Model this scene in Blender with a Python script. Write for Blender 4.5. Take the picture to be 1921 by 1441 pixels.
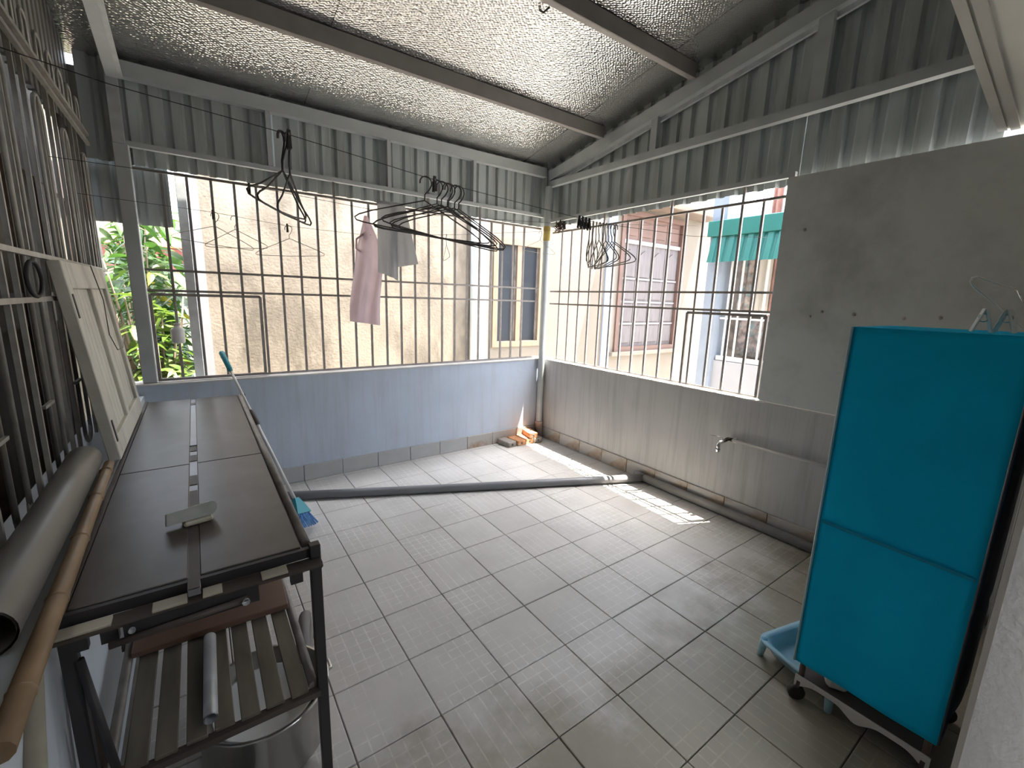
import bpy, math, random
from mathutils import Vector, Matrix, Quaternion
random.seed(7)
V = Vector
for o in list(bpy.data.objects):
    bpy.data.objects.remove(o)
scn = bpy.context.scene
COL = scn.collection

# ------------------------------------------------------------------ camera
cam_d = bpy.data.cameras.new('camera')
cam_d.sensor_width = 36.0
cam_d.lens = 15.474
cam_d.clip_start = 0.02
cam_d.clip_end = 300
cam = bpy.data.objects.new('camera', cam_d)
COL.objects.link(cam)
CR = ((0.81510081, -0.57854065, 0.03002296),
      (-0.08515691, -0.17091618, -0.98159867),
      (0.57302615, 0.79754521, -0.18858065))
CAM = V((-3.0269, -3.5901, 1.4865))
cam.matrix_world = Matrix((
    (CR[0][0], -CR[1][0], -CR[2][0], CAM.x),
    (CR[0][1], -CR[1][1], -CR[2][1], CAM.y),
    (CR[0][2], -CR[1][2], -CR[2][2], CAM.z),
    (0, 0, 0, 1)))
scn.camera = cam

# ------------------------------------------------------------------ sky, sun, exposure
SUN = V((0.25, -0.115, 1.0)).normalized()      # towards the sun
world = bpy.data.worlds.new('sky')
scn.world = world
world.use_nodes = True
wn = world.node_tree
bg = wn.nodes['Background']
sky = wn.nodes.new('ShaderNodeTexSky')
sky.sky_type = 'NISHITA'
sky.sun_disc = False
sky.sun_elevation = math.asin(SUN.z)
sky.sun_rotation = math.atan2(SUN.x, SUN.y)
sky.air_density = 1.0
sky.dust_density = 2.5
sky.ozone_density = 1.0
haze = wn.nodes.new('ShaderNodeHueSaturation')       # hazy, pale sky
haze.inputs['Saturation'].default_value = 0.42
wn.links.new(sky.outputs[0], haze.inputs['Color'])
wn.links.new(haze.outputs[0], bg.inputs[0])
bg.inputs[1].default_value = 0.32
sun_d = bpy.data.lights.new('sun', 'SUN')
sun_d.energy = 6.5
sun_d.angle = math.radians(0.3)
sun_d.color = (1.0, 0.93, 0.82)
sun = bpy.data.objects.new('sun', sun_d)
sun.rotation_euler = SUN.to_track_quat('Z', 'Y').to_euler()
sun.location = (2, -1, 8)
COL.objects.link(sun)
scn.view_settings.view_transform = 'Standard'
scn.view_settings.look = 'None'
scn.view_settings.gamma = 1.0
scn.view_settings.use_curve_mapping = False
scn.view_settings.exposure = 2.76
scn.cycles.use_denoising = True
scn.cycles.max_bounces = 10
scn.cycles.diffuse_bounces = 6
scn.cycles.glossy_bounces = 4
scn.cycles.transmission_bounces = 6
scn.cycles.sample_clamp_indirect = 6.0
scn.cycles.caustics_refractive = False

# ------------------------------------------------------------------ materials
MATS = {}
def mat(name, base, rough=0.6, metal=0.0, var=0.12, scale=6.0, bump=0.0, bscale=40.0,
        stretch=(1, 1, 1), stain=None, stain_amt=0.0, stain_scale=3.0, stain_stretch=(1, 1, 1), transl=0.0, spec=0.5):
    """principled material with noise mottling, optional stains and fine relief"""
    if name in MATS:
        return MATS[name]
    m = bpy.data.materials.new(name)
    m.use_nodes = True
    nt = m.node_tree
    N, L = nt.nodes, nt.links
    p = N['Principled BSDF']
    p.inputs['Roughness'].default_value = rough
    p.inputs['Metallic'].default_value = metal
    p.inputs['Specular IOR Level'].default_value = spec
    tc = N.new('ShaderNodeTexCoord')
    mp = N.new('ShaderNodeMapping')
    mp.inputs['Scale'].default_value = stretch
    L.new(tc.outputs['Object'], mp.inputs[0])
    nz = N.new('ShaderNodeTexNoise')
    nz.inputs['Scale'].default_value = scale
    nz.inputs['Detail'].default_value = 5
    L.new(mp.outputs[0], nz.inputs['Vector'])
    cr = N.new('ShaderNodeValToRGB')
    cr.color_ramp.elements[0].position = 0.3
    cr.color_ramp.elements[1].position = 0.7
    b = V(base)
    cr.color_ramp.elements[0].color = (*(b * (1 - var)), 1)
    cr.color_ramp.elements[1].color = (*[min(1, c * (1 + var)) for c in b], 1)
    L.new(nz.outputs[0], cr.inputs[0])
    out = cr.outputs[0]
    if stain is not None:
        mp2 = N.new('ShaderNodeMapping')
        mp2.inputs['Scale'].default_value = stain_stretch
        L.new(tc.outputs['Object'], mp2.inputs[0])
        n2 = N.new('ShaderNodeTexNoise')
        n2.inputs['Scale'].default_value = stain_scale
        n2.inputs['Detail'].default_value = 7
        n2.inputs['Roughness'].default_value = 0.65
        L.new(mp2.outputs[0], n2.inputs['Vector'])
        r2 = N.new('ShaderNodeValToRGB')
        r2.color_ramp.elements[0].position = 0.48
        r2.color_ramp.elements[1].position = 0.66
        r2.color_ramp.elements[1].color = (stain_amt,) * 3 + (1,)
        L.new(n2.outputs[0], r2.inputs[0])
        mx = N.new('ShaderNodeMix')
        mx.data_type = 'RGBA'
        L.new(r2.outputs[0], mx.inputs[0])
        L.new(out, mx.inputs[6])
        mx.inputs[7].default_value = (*stain, 1)
        out = mx.outputs[2]
    L.new(out, p.inputs['Base Color'])
    if bump:
        n3 = N.new('ShaderNodeTexNoise')
        n3.inputs['Scale'].default_value = bscale
        n3.inputs['Detail'].default_value = 3
        L.new(mp.outputs[0], n3.inputs['Vector'])
        bp = N.new('ShaderNodeBump')
        bp.inputs['Strength'].default_value = bump
        bp.inputs['Distance'].default_value = 0.01
        L.new(n3.outputs[0], bp.inputs['Height'])
        L.new(bp.outputs[0], p.inputs['Normal'])
    if transl:
        tr = N.new('ShaderNodeBsdfTranslucent')
        L.new(out, tr.inputs[0])
        ms = N.new('ShaderNodeMixShader')
        ms.inputs[0].default_value = transl
        L.new(p.outputs[0], ms.inputs[1])
        L.new(tr.outputs[0], ms.inputs[2])
        L.new(ms.outputs[0], N['Material Output'].inputs[0])
    MATS[name] = m
    return m

paint_grey = mat('painted_parapet', (0.44, 0.435, 0.425), 0.6, var=0.05, scale=3, stain=(0.25, 0.25, 0.235), stain_amt=0.42,
                 stain_scale=2.2, stain_stretch=(9, 9, 0.5), bump=0.12, bscale=25)
coping_m = mat('coping_cement', (0.60, 0.58, 0.55), 0.8, var=0.12, bump=0.2)
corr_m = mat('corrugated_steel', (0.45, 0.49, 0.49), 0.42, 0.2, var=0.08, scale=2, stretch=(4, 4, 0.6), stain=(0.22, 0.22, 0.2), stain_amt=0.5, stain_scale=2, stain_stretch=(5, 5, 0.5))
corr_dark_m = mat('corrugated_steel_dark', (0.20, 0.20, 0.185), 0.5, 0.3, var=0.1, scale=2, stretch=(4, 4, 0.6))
plate_m = mat('flat_plate_steel', (0.54, 0.56, 0.54), 0.5, 0.1, var=0.05, scale=1.2, stain=(0.2, 0.195, 0.18), stain_amt=0.45, stain_scale=1.3)
steel_m = mat('painted_steel', (0.46, 0.49, 0.495), 0.45, 0.2, var=0.08)
steel_lt = mat('galvanised_steel', (0.52, 0.54, 0.55), 0.42, 0.35, var=0.15, scale=15)
bar_m = mat('grille_steel', (0.27, 0.245, 0.23), 0.45, 0.3, var=0.15, scale=20)
bar_lt = mat('left_grille_steel', (0.30, 0.29, 0.26), 0.45, 0.3, var=0.15, scale=20)
purlin_m = mat('purlin_steel', (0.25, 0.235, 0.225), 0.45, 0.2, var=0.1)
skirt_m = mat('skirting_tile', (0.42, 0.40, 0.375), 0.55, var=0.1, scale=5, stain=(0.27, 0.155, 0.065), stain_amt=0.95, stain_scale=3.0, stain_stretch=(1, 1, 1.5))
skirt_m2 = mat('skirting_tile_clean', (0.42, 0.42, 0.41), 0.5, var=0.1, scale=5)
wood_old = mat('old_wood', (0.10, 0.07, 0.05), 0.7, var=0.25, scale=4, stretch=(1, 8, 8))
black_m = mat('black_steel', (0.035, 0.033, 0.035), 0.5, 0.2, var=0.2)
dark_m = mat('dark_brown_steel', (0.075, 0.06, 0.05), 0.55, 0.1, var=0.2)
laminate = mat('table_laminate', (0.066, 0.054, 0.043), 0.40, var=0.10, scale=5, stretch=(4, 1, 1), stain=(0.13, 0.125, 0.12), stain_amt=0.5, stain_scale=1.6)
cream_m = mat('cream_laminate', (0.50, 0.46, 0.36), 0.5, var=0.08)
slat_m = mat('slat_wood', (0.135, 0.118, 0.088), 0.6, var=0.18, scale=5, stretch=(6, 1, 6))
board_m = mat('brown_board', (0.15, 0.085, 0.06), 0.45, var=0.12, scale=4)
pvc_m = mat('grey_pvc', (0.15, 0.142, 0.13), 0.4, var=0.10, scale=4, stain=(0.25, 0.22, 0.19), stain_amt=0.5)
pvc_dark = mat('dark_grey_pvc', (0.19, 0.19, 0.20), 0.4, var=0.08)
bamboo_m = mat('bamboo', (0.24, 0.155, 0.082), 0.5, var=0.22, scale=8, stretch=(3, 1, 3))
shut_m = mat('shutter_paint', (0.60, 0.575, 0.50), 0.7, var=0.10, scale=5, stain=(0.26, 0.255, 0.215), stain_amt=0.75, stain_scale=4, stain_stretch=(1, 1.2, 0.35), bump=0.2)
white_pl = mat('white_plastic', (0.72, 0.72, 0.69), 0.4, var=0.05)
dusty_wh = mat('dusty_white_plastic', (0.42, 0.425, 0.39), 0.6, var=0.15, scale=20)
teal_pl = mat('teal_plastic', (0.02, 0.25, 0.30), 0.4, var=0.08)
bristle_m = mat('bristle', (0.12, 0.32, 0.62), 0.6, var=0.3, scale=60)
chrome = mat('chrome', (0.75, 0.75, 0.75), 0.18, 1.0, var=0.04)
blue_f = mat('blue_fabric', (0.0, 0.58, 0.96), 0.75, var=0.06, scale=3, bump=0.15, bscale=300, transl=0.12, spec=0.2)
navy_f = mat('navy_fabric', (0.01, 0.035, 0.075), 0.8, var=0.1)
ltblue = mat('light_blue_plastic', (0.36, 0.58, 0.68), 0.35, var=0.05)
white_met = mat('white_painted_metal', (0.62, 0.60, 0.57), 0.4, var=0.06)
rubber = mat('black_rubber', (0.03, 0.03, 0.028), 0.7, var=0.1)
pink_f = mat('pink_cloth', (0.74, 0.60, 0.65), 0.85, var=0.06, scale=10, transl=0.55, spec=0.1)
grey_f = mat('pale_grey_cloth', (0.70, 0.70, 0.71), 0.85, var=0.05, scale=10, transl=0.4, spec=0.1)
wire_m = mat('wire', (0.07, 0.065, 0.06), 0.5, 0.4, var=0.1)
wire_gr = mat('grey_wire', (0.30, 0.28, 0.25), 0.5, 0.4, var=0.1)
brick_m = mat('brick_clay', (0.56, 0.27, 0.13), 0.85, var=0.2, scale=12, stain=(0.6, 0.52, 0.42), stain_amt=0.6, stain_scale=9, bump=0.4, bscale=60)
brick_g = mat('brick_grey', (0.33, 0.30, 0.27), 0.85, var=0.25, scale=14, stain=(0.16, 0.14, 0.12), stain_amt=0.7, stain_scale=9, bump=0.4, bscale=60)
house_m = mat('house_render', (0.43, 0.42, 0.40), 0.8, var=0.05, scale=4, bump=0.15, bscale=80)
slab_m = mat('soffit_white', (0.66, 0.65, 0.60), 0.75, var=0.03)
slabedge_m = mat('soffit_frame', (0.48, 0.47, 0.43), 0.5, var=0.06)
wall_ext = mat('weathered_render', (0.225, 0.19, 0.147), 0.9, var=0.22, scale=2.5, stain=(0.095, 0.08, 0.06), stain_amt=0.8, stain_scale=1.8, stain_stretch=(1.6, 1, 0.7), bump=0.25, bscale=45)
wall_ext2 = mat('pale_render', (0.17, 0.148, 0.12), 0.9, var=0.08, scale=2, stain=(0.17, 0.14, 0.11), stain_amt=0.7, stain_scale=1.6, bump=0.2)
white_r = mat('white_render', (0.27, 0.27, 0.285), 0.8, var=0.04, scale=3)
tan_wood = mat('tan_window_wood', (0.19, 0.135, 0.09), 0.6, var=0.12, scale=4, stretch=(5, 5, 1))
shutwood = mat('weathered_shutter_wood', (0.105, 0.092, 0.093), 0.75, var=0.18, scale=4, stretch=(6, 6, 1))
redwood = mat('red_brown_wood', (0.11, 0.062, 0.048), 0.7, var=0.15, scale=4)
pane_m = mat('dark_glass', (0.02, 0.024, 0.03), 0.3, 0.0, var=0.1)
teal_m = mat('teal_sheet', (0.013, 0.115, 0.10), 0.45, 0.1, var=0.05)
paleblue = mat('pale_blue_render', (0.20, 0.23, 0.275), 0.8, var=0.05)
dk_int = mat('dark_interior', (0.10, 0.085, 0.075), 0.8, var=0.4, scale=9)
pattern_m = mat('patterned_cloth', (0.30, 0.24, 0.22), 0.8, var=0.6, scale=16, stain=(0.12, 0.25, 0.28), stain_amt=0.8, stain_scale=14)
cloth_r = mat('rust_cloth', (0.30, 0.16, 0.13), 0.85, var=0.2, scale=8)
cloth_w = mat('white_cloth', (0.52, 0.48, 0.43), 0.85, var=0.06)
orange_roof = mat('orange_roof_tile', (0.26, 0.12, 0.055), 0.7, var=0.15, scale=12)
red_brick = mat('maroon_wall', (0.15, 0.055, 0.05), 0.8, var=0.15)
leaf_ms = [mat('leaf_green', (0.033, 0.08, 0.012), 0.45, var=0.25, scale=8, transl=0.4),
           mat('leaf_light', (0.075, 0.125, 0.018), 0.45, var=0.25, scale=8, transl=0.45),
           mat('leaf_yellow', (0.17, 0.15, 0.018), 0.45, var=0.2, scale=8, transl=0.45),
           mat('leaf_dark', (0.016, 0.045, 0.014), 0.45, var=0.25, scale=8, transl=0.35)]
bark_m = mat('bark', (0.22, 0.17, 0.12), 0.9, var=0.3, scale=8)
ground_m = mat('concrete_ground', (0.42, 0.40, 0.37), 0.9, var=0.1)
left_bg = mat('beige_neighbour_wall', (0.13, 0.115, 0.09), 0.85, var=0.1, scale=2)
orange_pl = mat('orange_cloth', (0.65, 0.18, 0.05), 0.8, var=0.1)
yellow_tp = mat('mustard_tape', (0.42, 0.32, 0.08), 0.6, var=0.25)
blue_cl = mat('dark_blue_cloth', (0.02, 0.03, 0.075), 0.85, var=0.2)
st_steel = mat('stainless_steel', (0.62, 0.60, 0.57), 0.28, 1.0, var=0.08, scale=4)

def tile_material():
    m = bpy.data.materials.new('floor_tile')
    m.use_nodes = True
    nt = m.node_tree; N, L = nt.nodes, nt.links
    p = N['Principled BSDF']
    tc = N.new('ShaderNodeTexCoord'); oi = N.new('ShaderNodeObjectInfo'); geo = N.new('ShaderNodeNewGeometry')
    sep = N.new('ShaderNodeSeparateXYZ'); L.new(tc.outputs['Object'], sep.inputs[0])
    def mth(op, a, b=None, c=None):
        n = N.new('ShaderNodeMath'); n.operation = op
        for i, x in enumerate((a, b, c)):
            if x is None: continue
            if isinstance(x, (int, float)): n.inputs[i].default_value = x
            else: L.new(x, n.inputs[i])
        return n.outputs[0]
    def line(c, cells, w):
        t = mth('MULTIPLY_ADD', c, cells / 0.292, cells / 2.0 + 10)
        fr = mth('FRACT', t)
        d = mth('ABSOLUTE', mth('SUBTRACT', fr, 0.5))
        return mth('GREATER_THAN', d, 0.5 - w)
    lx = line(sep.outputs[0], 6, 0.055)
    ly = line(sep.outputs[1], 6, 0.055)
    grid = mth('MAXIMUM', lx, ly)
    r = oi.outputs['Random']
    stripe = mth('GREATER_THAN', r, 0.82)                     # some tiles keep only the long grooves
    pat = N.new('ShaderNodeMix'); pat.data_type = 'FLOAT'
    L.new(stripe, pat.inputs[0]); L.new(grid, pat.inputs[2]); L.new(lx, pat.inputs[3])
    n1 = N.new('ShaderNodeTexNoise'); n1.inputs['Scale'].default_value = 2.6; n1.inputs['Detail'].default_value = 4
    L.new(geo.outputs['Position'], n1.inputs['Vector'])
    wear = N.new('ShaderNodeMapRange'); wear.inputs[1].default_value = 0.36; wear.inputs[2].default_value = 0.60
    L.new(n1.outputs[0], wear.inputs[0])
    n2 = N.new('ShaderNodeTexNoise'); n2.inputs['Scale'].default_value = 45; n2.inputs['Detail'].default_value = 4
    L.new(geo.outputs['Position'], n2.inputs['Vector'])
    worn2 = N.new('ShaderNodeMapRange'); worn2.inputs[1].default_value = 0.3; worn2.inputs[2].default_value = 0.6
    L.new(n2.outputs[0], worn2.inputs[0])
    amt = mth('MULTIPLY', mth('MULTIPLY', pat.outputs[0], wear.outputs[0]), mth('MULTIPLY', worn2.outputs[0], 0.85))
    # body colour
    n3 = N.new('ShaderNodeTexNoise'); n3.inputs['Scale'].default_value = 3.5; n3.inputs['Detail'].default_value = 8; n3.inputs['Roughness'].default_value = 0.6
    L.new(geo.outputs['Position'], n3.inputs['Vector'])
    cr = N.new('ShaderNodeValToRGB')
    cr.color_ramp.elements[0].position = 0.32; cr.color_ramp.elements[1].position = 0.68
    cr.color_ramp.elements[0].color = (0.505, 0.482, 0.447, 1)
    cr.color_ramp.elements[1].color = (0.595, 0.572, 0.536, 1)
    L.new(n3.outputs[0], cr.inputs[0])
    hs = N.new('ShaderNodeHueSaturation')
    vr = N.new('ShaderNodeMapRange'); vr.inputs[3].default_value = 0.97; vr.inputs[4].default_value = 1.03
    L.new(r, vr.inputs[0]); L.new(vr.outputs[0], hs.inputs['Value']); L.new(cr.outputs[0], hs.inputs['Color'])
    mx = N.new('ShaderNodeMix'); mx.data_type = 'RGBA'
    L.new(amt, mx.inputs[0]); L.new(hs.outputs[0], mx.inputs[6]); mx.inputs[7].default_value = (0.74, 0.72, 0.68, 1)
    # dried mineral blotches
    n4 = N.new('ShaderNodeTexNoise'); n4.inputs['Scale'].default_value = 5.5; n4.inputs['Detail'].default_value = 9; n4.inputs['Roughness'].default_value = 0.75
    L.new(geo.outputs['Position'], n4.inputs['Vector'])
    bl = N.new('ShaderNodeMapRange'); bl.inputs[1].default_value = 0.60; bl.inputs[2].default_value = 0.70; bl.inputs[4].default_value = 0.45
    L.new(n4.outputs[0], bl.inputs[0])
    mx2 = N.new('ShaderNodeMix'); mx2.data_type = 'RGBA'
    L.new(bl.outputs[0], mx2.inputs[0]); L.new(mx.outputs[2], mx2.inputs[6]); mx2.inputs[7].default_value = (0.60, 0.58, 0.53, 1)
    # darker olive tone on the tiles towards the doorway
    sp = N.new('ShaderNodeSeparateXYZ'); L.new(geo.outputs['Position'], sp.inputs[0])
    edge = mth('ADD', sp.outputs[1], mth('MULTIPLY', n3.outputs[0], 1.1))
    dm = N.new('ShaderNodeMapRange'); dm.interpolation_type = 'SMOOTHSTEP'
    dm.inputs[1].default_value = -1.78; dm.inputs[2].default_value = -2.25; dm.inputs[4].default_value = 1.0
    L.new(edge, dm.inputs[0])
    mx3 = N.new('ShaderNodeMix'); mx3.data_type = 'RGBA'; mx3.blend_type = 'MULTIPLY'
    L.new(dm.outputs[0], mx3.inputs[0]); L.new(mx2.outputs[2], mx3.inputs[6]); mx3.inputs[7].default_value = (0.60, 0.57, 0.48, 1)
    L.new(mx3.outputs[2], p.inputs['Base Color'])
    rr = N.new('ShaderNodeMapRange'); rr.inputs[3].default_value = 0.34; rr.inputs[4].default_value = 0.6
    L.new(n3.outputs[0], rr.inputs[0]); L.new(rr.outputs[0], p.inputs['Roughness'])
    bp = N.new('ShaderNodeBump'); bp.inputs['Strength'].default_value = 0.35; bp.inputs['Distance'].default_value = 0.004
    bp.invert = True
    L.new(pat.outputs[0], bp.inputs['Height']); L.new(bp.outputs[0], p.inputs['Normal'])
    return m
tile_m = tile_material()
grout_m = mat('grout', (0.22, 0.205, 0.18), 0.9, var=0.15)

def foil_material():
    m = bpy.data.materials.new('embossed_foil')
    m.use_nodes = True
    nt = m.node_tree; N, L = nt.nodes, nt.links
    p = N['Principled BSDF']
    p.inputs['Metallic'].default_value = 0.88
    p.inputs['Roughness'].default_value = 0.22
    p.inputs['Base Color'].default_value = (0.50, 0.505, 0.495, 1)
    geo = N.new('ShaderNodeNewGeometry')
    sep = N.new('ShaderNodeSeparateXYZ'); L.new(geo.outputs['Position'], sep.inputs[0])
    def mth(op, a, b=None, c=None):
        n = N.new('ShaderNodeMath'); n.operation = op
        for i, x in enumerate((a, b, c)):
            if x is None: continue
            if isinstance(x, (int, float)): n.inputs[i].default_value = x
            else: L.new(x, n.inputs[i])
        return n.outputs[0]
    mp = N.new('ShaderNodeMapping'); mp.inputs['Rotation'].default_value = (0, 0, 0.7); mp.inputs['Scale'].default_value = (52, 74, 1)
    L.new(geo.outputs['Position'], mp.inputs[0])
    vo = N.new('ShaderNodeTexVoronoi'); vo.feature = 'SMOOTH_F1'; vo.inputs['Scale'].default_value = 1.0; vo.inputs['Randomness'].default_value = 0.55
    vo.inputs['Smoothness'].default_value = 0.25
    L.new(mp.outputs[0], vo.inputs['Vector'])
    h = mth('MULTIPLY', vo.outputs['Distance'], 2.2)
    n2 = N.new('ShaderNodeTexNoise'); n2.inputs['Scale'].default_value = 3.0; n2.inputs['Detail'].default_value = 3
    L.new(geo.outputs['Position'], n2.inputs['Vector'])
    hh = mth('MULTIPLY_ADD', n2.outputs[0], 4.0, h)
    bp = N.new('ShaderNodeBump'); bp.inputs['Strength'].default_value = 0.75; bp.inputs['Distance'].default_value = 0.0026
    L.new(hh, bp.inputs['Height']); L.new(bp.outputs[0], p.inputs['Normal'])
    return m
foil_m = foil_material()

# ------------------------------------------------------------------ mesh helpers
class MB:
    def __init__(s):
        s.v = []; s.f = []; s.smooth = []
    def add(s, vs, fs, sm=False):
        n = len(s.v)
        s.v += [tuple(x) for x in vs]
        s.f += [tuple(i + n for i in f) for f in fs]
        s.smooth += [sm] * len(fs)
        return s
    def box(s, a, b, bev=0.0):
        x0, y0, z0 = [min(a[i], b[i]) for i in range(3)]
        x1, y1, z1 = [max(a[i], b[i]) for i in range(3)]
        return s.obox(((x0 + x1) / 2, (y0 + y1) / 2, (z0 + z1) / 2), (x1 - x0, y1 - y0, z1 - z0), None, bev)
    def obox(s, c, size, rot=None, bev=0.0):
        hx, hy, hz = [d / 2 for d in size]
        M = rot if rot is not None else Matrix.Identity(3)
        c = V(c)
        if bev <= 0:
            pts = [V((x, y, z)) for z in (-hz, hz) for x, y in ((-hx, -hy), (hx, -hy), (hx, hy), (-hx, hy))]
            fs = [(0, 3, 2, 1), (4, 5, 6, 7), (0, 1, 5, 4), (1, 2, 6, 5), (2, 3, 7, 6), (3, 0, 4, 7)]
            return s.add([c + M @ q for q in pts], fs)
        b = min(bev, hx * .9, hy * .9, hz * .9)
        pts = []
        for sx in (-1, 1):
            for sy in (-1, 1):
                for sz in (-1, 1):
                    pts.append(V((sx * hx, sy * (hy - b), sz * (hz - b))))
                    pts.append(V((sx * (hx - b), sy * hy, sz * (hz - b))))
                    pts.append(V((sx * (hx - b), sy * (hy - b), sz * hz)))
        I = lambda sx, sy, sz, k: ((sx > 0) * 4 + (sy > 0) * 2 + (sz > 0)) * 3 + k
        fs = []
        for sg in (-1, 1):
            q = [I(sg, -1, -1, 0), I(sg, 1, -1, 0), I(sg, 1, 1, 0), I(sg, -1, 1, 0)]; fs.append(q if sg > 0 else q[::-1])
            q = [I(-1, sg, -1, 1), I(1, sg, -1, 1), I(1, sg, 1, 1), I(-1, sg, 1, 1)]; fs.append(q if sg < 0 else q[::-1])
            q = [I(-1, -1, sg, 2), I(1, -1, sg, 2), I(1, 1, sg, 2), I(-1, 1, sg, 2)]; fs.append(q if sg > 0 else q[::-1])
        for s1 in (-1, 1):
            for s2 in (-1, 1):
                fs.append([I(s1, s2, -1, 0), I(s1, s2, -1, 1), I(s1, s2, 1, 1), I(s1, s2, 1, 0)])
                fs.append([I(s1, -1, s2, 0), I(s1, -1, s2, 2), I(s1, 1, s2, 2), I(s1, 1, s2, 0)])
                fs.append([I(-1, s1, s2, 1), I(-1, s1, s2, 2), I(1, s1, s2, 2), I(1, s1, s2, 1)])
                for s3 in (-1, 1):
                    fs.append([I(s1, s2, s3, 0), I(s1, s2, s3, 1), I(s1, s2, s3, 2)])
        return s.add([c + M @ q for q in pts], fs)
    def bar(s, a, b, w, h=None, up=(0, 0, 1), bev=0.0):
        """rectangular bar from a to b, w across, h along 'up'"""
        a, b = V(a), V(b)
        h = w if h is None else h
        d = (b - a); L = d.length; d.normalize()
        u = V(up)
        if abs(d.dot(u)) > 0.98: u = V((0, 1, 0)) if abs(d.y) < 0.9 else V((1, 0, 0))
        x = u.cross(d).normalized(); u = d.cross(x).normalized()
        M = Matrix((x, u, d)).transposed()
        return s.obox((a + b) / 2, (w, h, L), M, bev)
    def tube(s, path, r, n=8, closed=False, caps=True):
        P = [V(p) for p in path]
        R = r if isinstance(r, (list, tuple)) else [r] * len(P)
        k = len(P)
        tans = []
        for i in range(k):
            if closed: t = P[(i + 1) % k] - P[i - 1]
            else: t = P[min(i + 1, k - 1)] - P[max(i - 1, 0)]
            tans.append(t.normalized())
        nrm = tans[0].orthogonal().normalized()
        vs = []
        for i in range(k):
            nrm = (nrm - tans[i] * nrm.dot(tans[i])).normalized()
            bn = tans[i].cross(nrm)
            for j in range(n):
                a = 2 * math.pi * j / n
                vs.append(P[i] + (nrm * math.cos(a) + bn * math.sin(a)) * R[i])
        fs = []
        for i in range(k if closed else k - 1):
            for j in range(n):
                a = i * n + j; b = i * n + (j + 1) % n
                c = ((i + 1) % k) * n + (j + 1) % n; d = ((i + 1) % k) * n + j
                fs.append((a, b, c, d))
        s.add(vs, fs, True)
        if caps and not closed:
            n0 = len(s.v) - len(vs)
            s.f.append(tuple(n0 + j for j in reversed(range(n)))); s.smooth.append(False)
            s.f.append(tuple(n0 + (k - 1) * n + j for j in range(n))); s.smooth.append(False)
        return s
    def lathe(s, prof, c=(0, 0, 0), axis=(0, 0, 1), n=20):
        c = V(c); ax = V(axis).normalized(); x = ax.orthogonal().normalized(); y = ax.cross(x)
        vs = []; fs = []
        for r, z in prof:
            for j in range(n):
                a = 2 * math.pi * j / n
                vs.append(c + ax * z + (x * math.cos(a) + y * math.sin(a)) * max(r, 1e-4))
        for i in range(len(prof) - 1):
            for j in range(n):
                fs.append((i * n + j, i * n + (j + 1) % n, (i + 1) * n + (j + 1) % n, (i + 1) * n + j))
        return s.add(vs, fs, True)
    def prism(s, poly, o, x, y, depth):
        """extruded polygon: 2-D poly in plane (o; x, y), pushed along x cross y"""
        o, x, y = V(o), V(x).normalized(), V(y).normalized(); nz = x.cross(y)
        n = len(poly)
        vs = [o + x * a + y * b for a, b in poly] + [o + x * a + y * b + nz * depth for a, b in poly]
        fs = [tuple(reversed(range(n))), tuple(range(n, 2 * n))]
        fs += [(i, (i + 1) % n, (i + 1) % n + n, i + n) for i in range(n)]
        return s.add(vs, fs)
    def sheet(s, fn, nu, nv, thick=0.0, sm=True):
        """grid surface fn(u, v), solid when thick > 0"""
        G = [[V(fn(i / nu, j / nv)) for j in range(nv + 1)] for i in range(nu + 1)]
        W = nv + 1
        vs = [p for r in G for p in r]
        fs = [(i * W + j, (i + 1) * W + j, (i + 1) * W + j + 1, i * W + j + 1) for i in range(nu) for j in range(nv)]
        if thick:
            back = []
            for i in range(nu + 1):
                for j in range(nv + 1):
                    du = G[min(i + 1, nu)][j] - G[max(i - 1, 0)][j]
                    dv = G[i][min(j + 1, nv)] - G[i][max(j - 1, 0)]
                    nn = du.cross(dv)
                    nn = nn.normalized() if nn.length > 1e-9 else V((0, 0, 1))
                    back.append(G[i][j] - nn * thick)
            n = len(vs)
            vs = vs + back
            fs = fs + [tuple(reversed([q + n for q in f])) for f in fs]
            rim = [(i * W, (i + 1) * W) for i in range(nu)] + [((i + 1) * W + nv, i * W + nv) for i in range(nu)]
            rim += [(j + 1, j) for j in range(nv)] + [(nu * W + j, nu * W + j + 1) for j in range(nv)]
            fs += [(b, a, a + n, b + n) for a, b in rim]
        return s.add(vs, fs, sm)
    def build(s, name, m, parent=None, loc=None):
        me = bpy.data.meshes.new(name)
        off = V(loc) if loc is not None else V((0, 0, 0))
        me.from_pydata([V(q) - off for q in s.v], [], s.f)
        me.polygons.foreach_set('use_smooth', s.smooth)
        me.update()
        if m: me.materials.append(m)
        o = bpy.data.objects.new(name, me)
        o.location = off
        COL.objects.link(o)
        if parent is not None:
            o.parent = parent
            o.matrix_parent_inverse = parent.matrix_basis.inverted()
        return o

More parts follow.
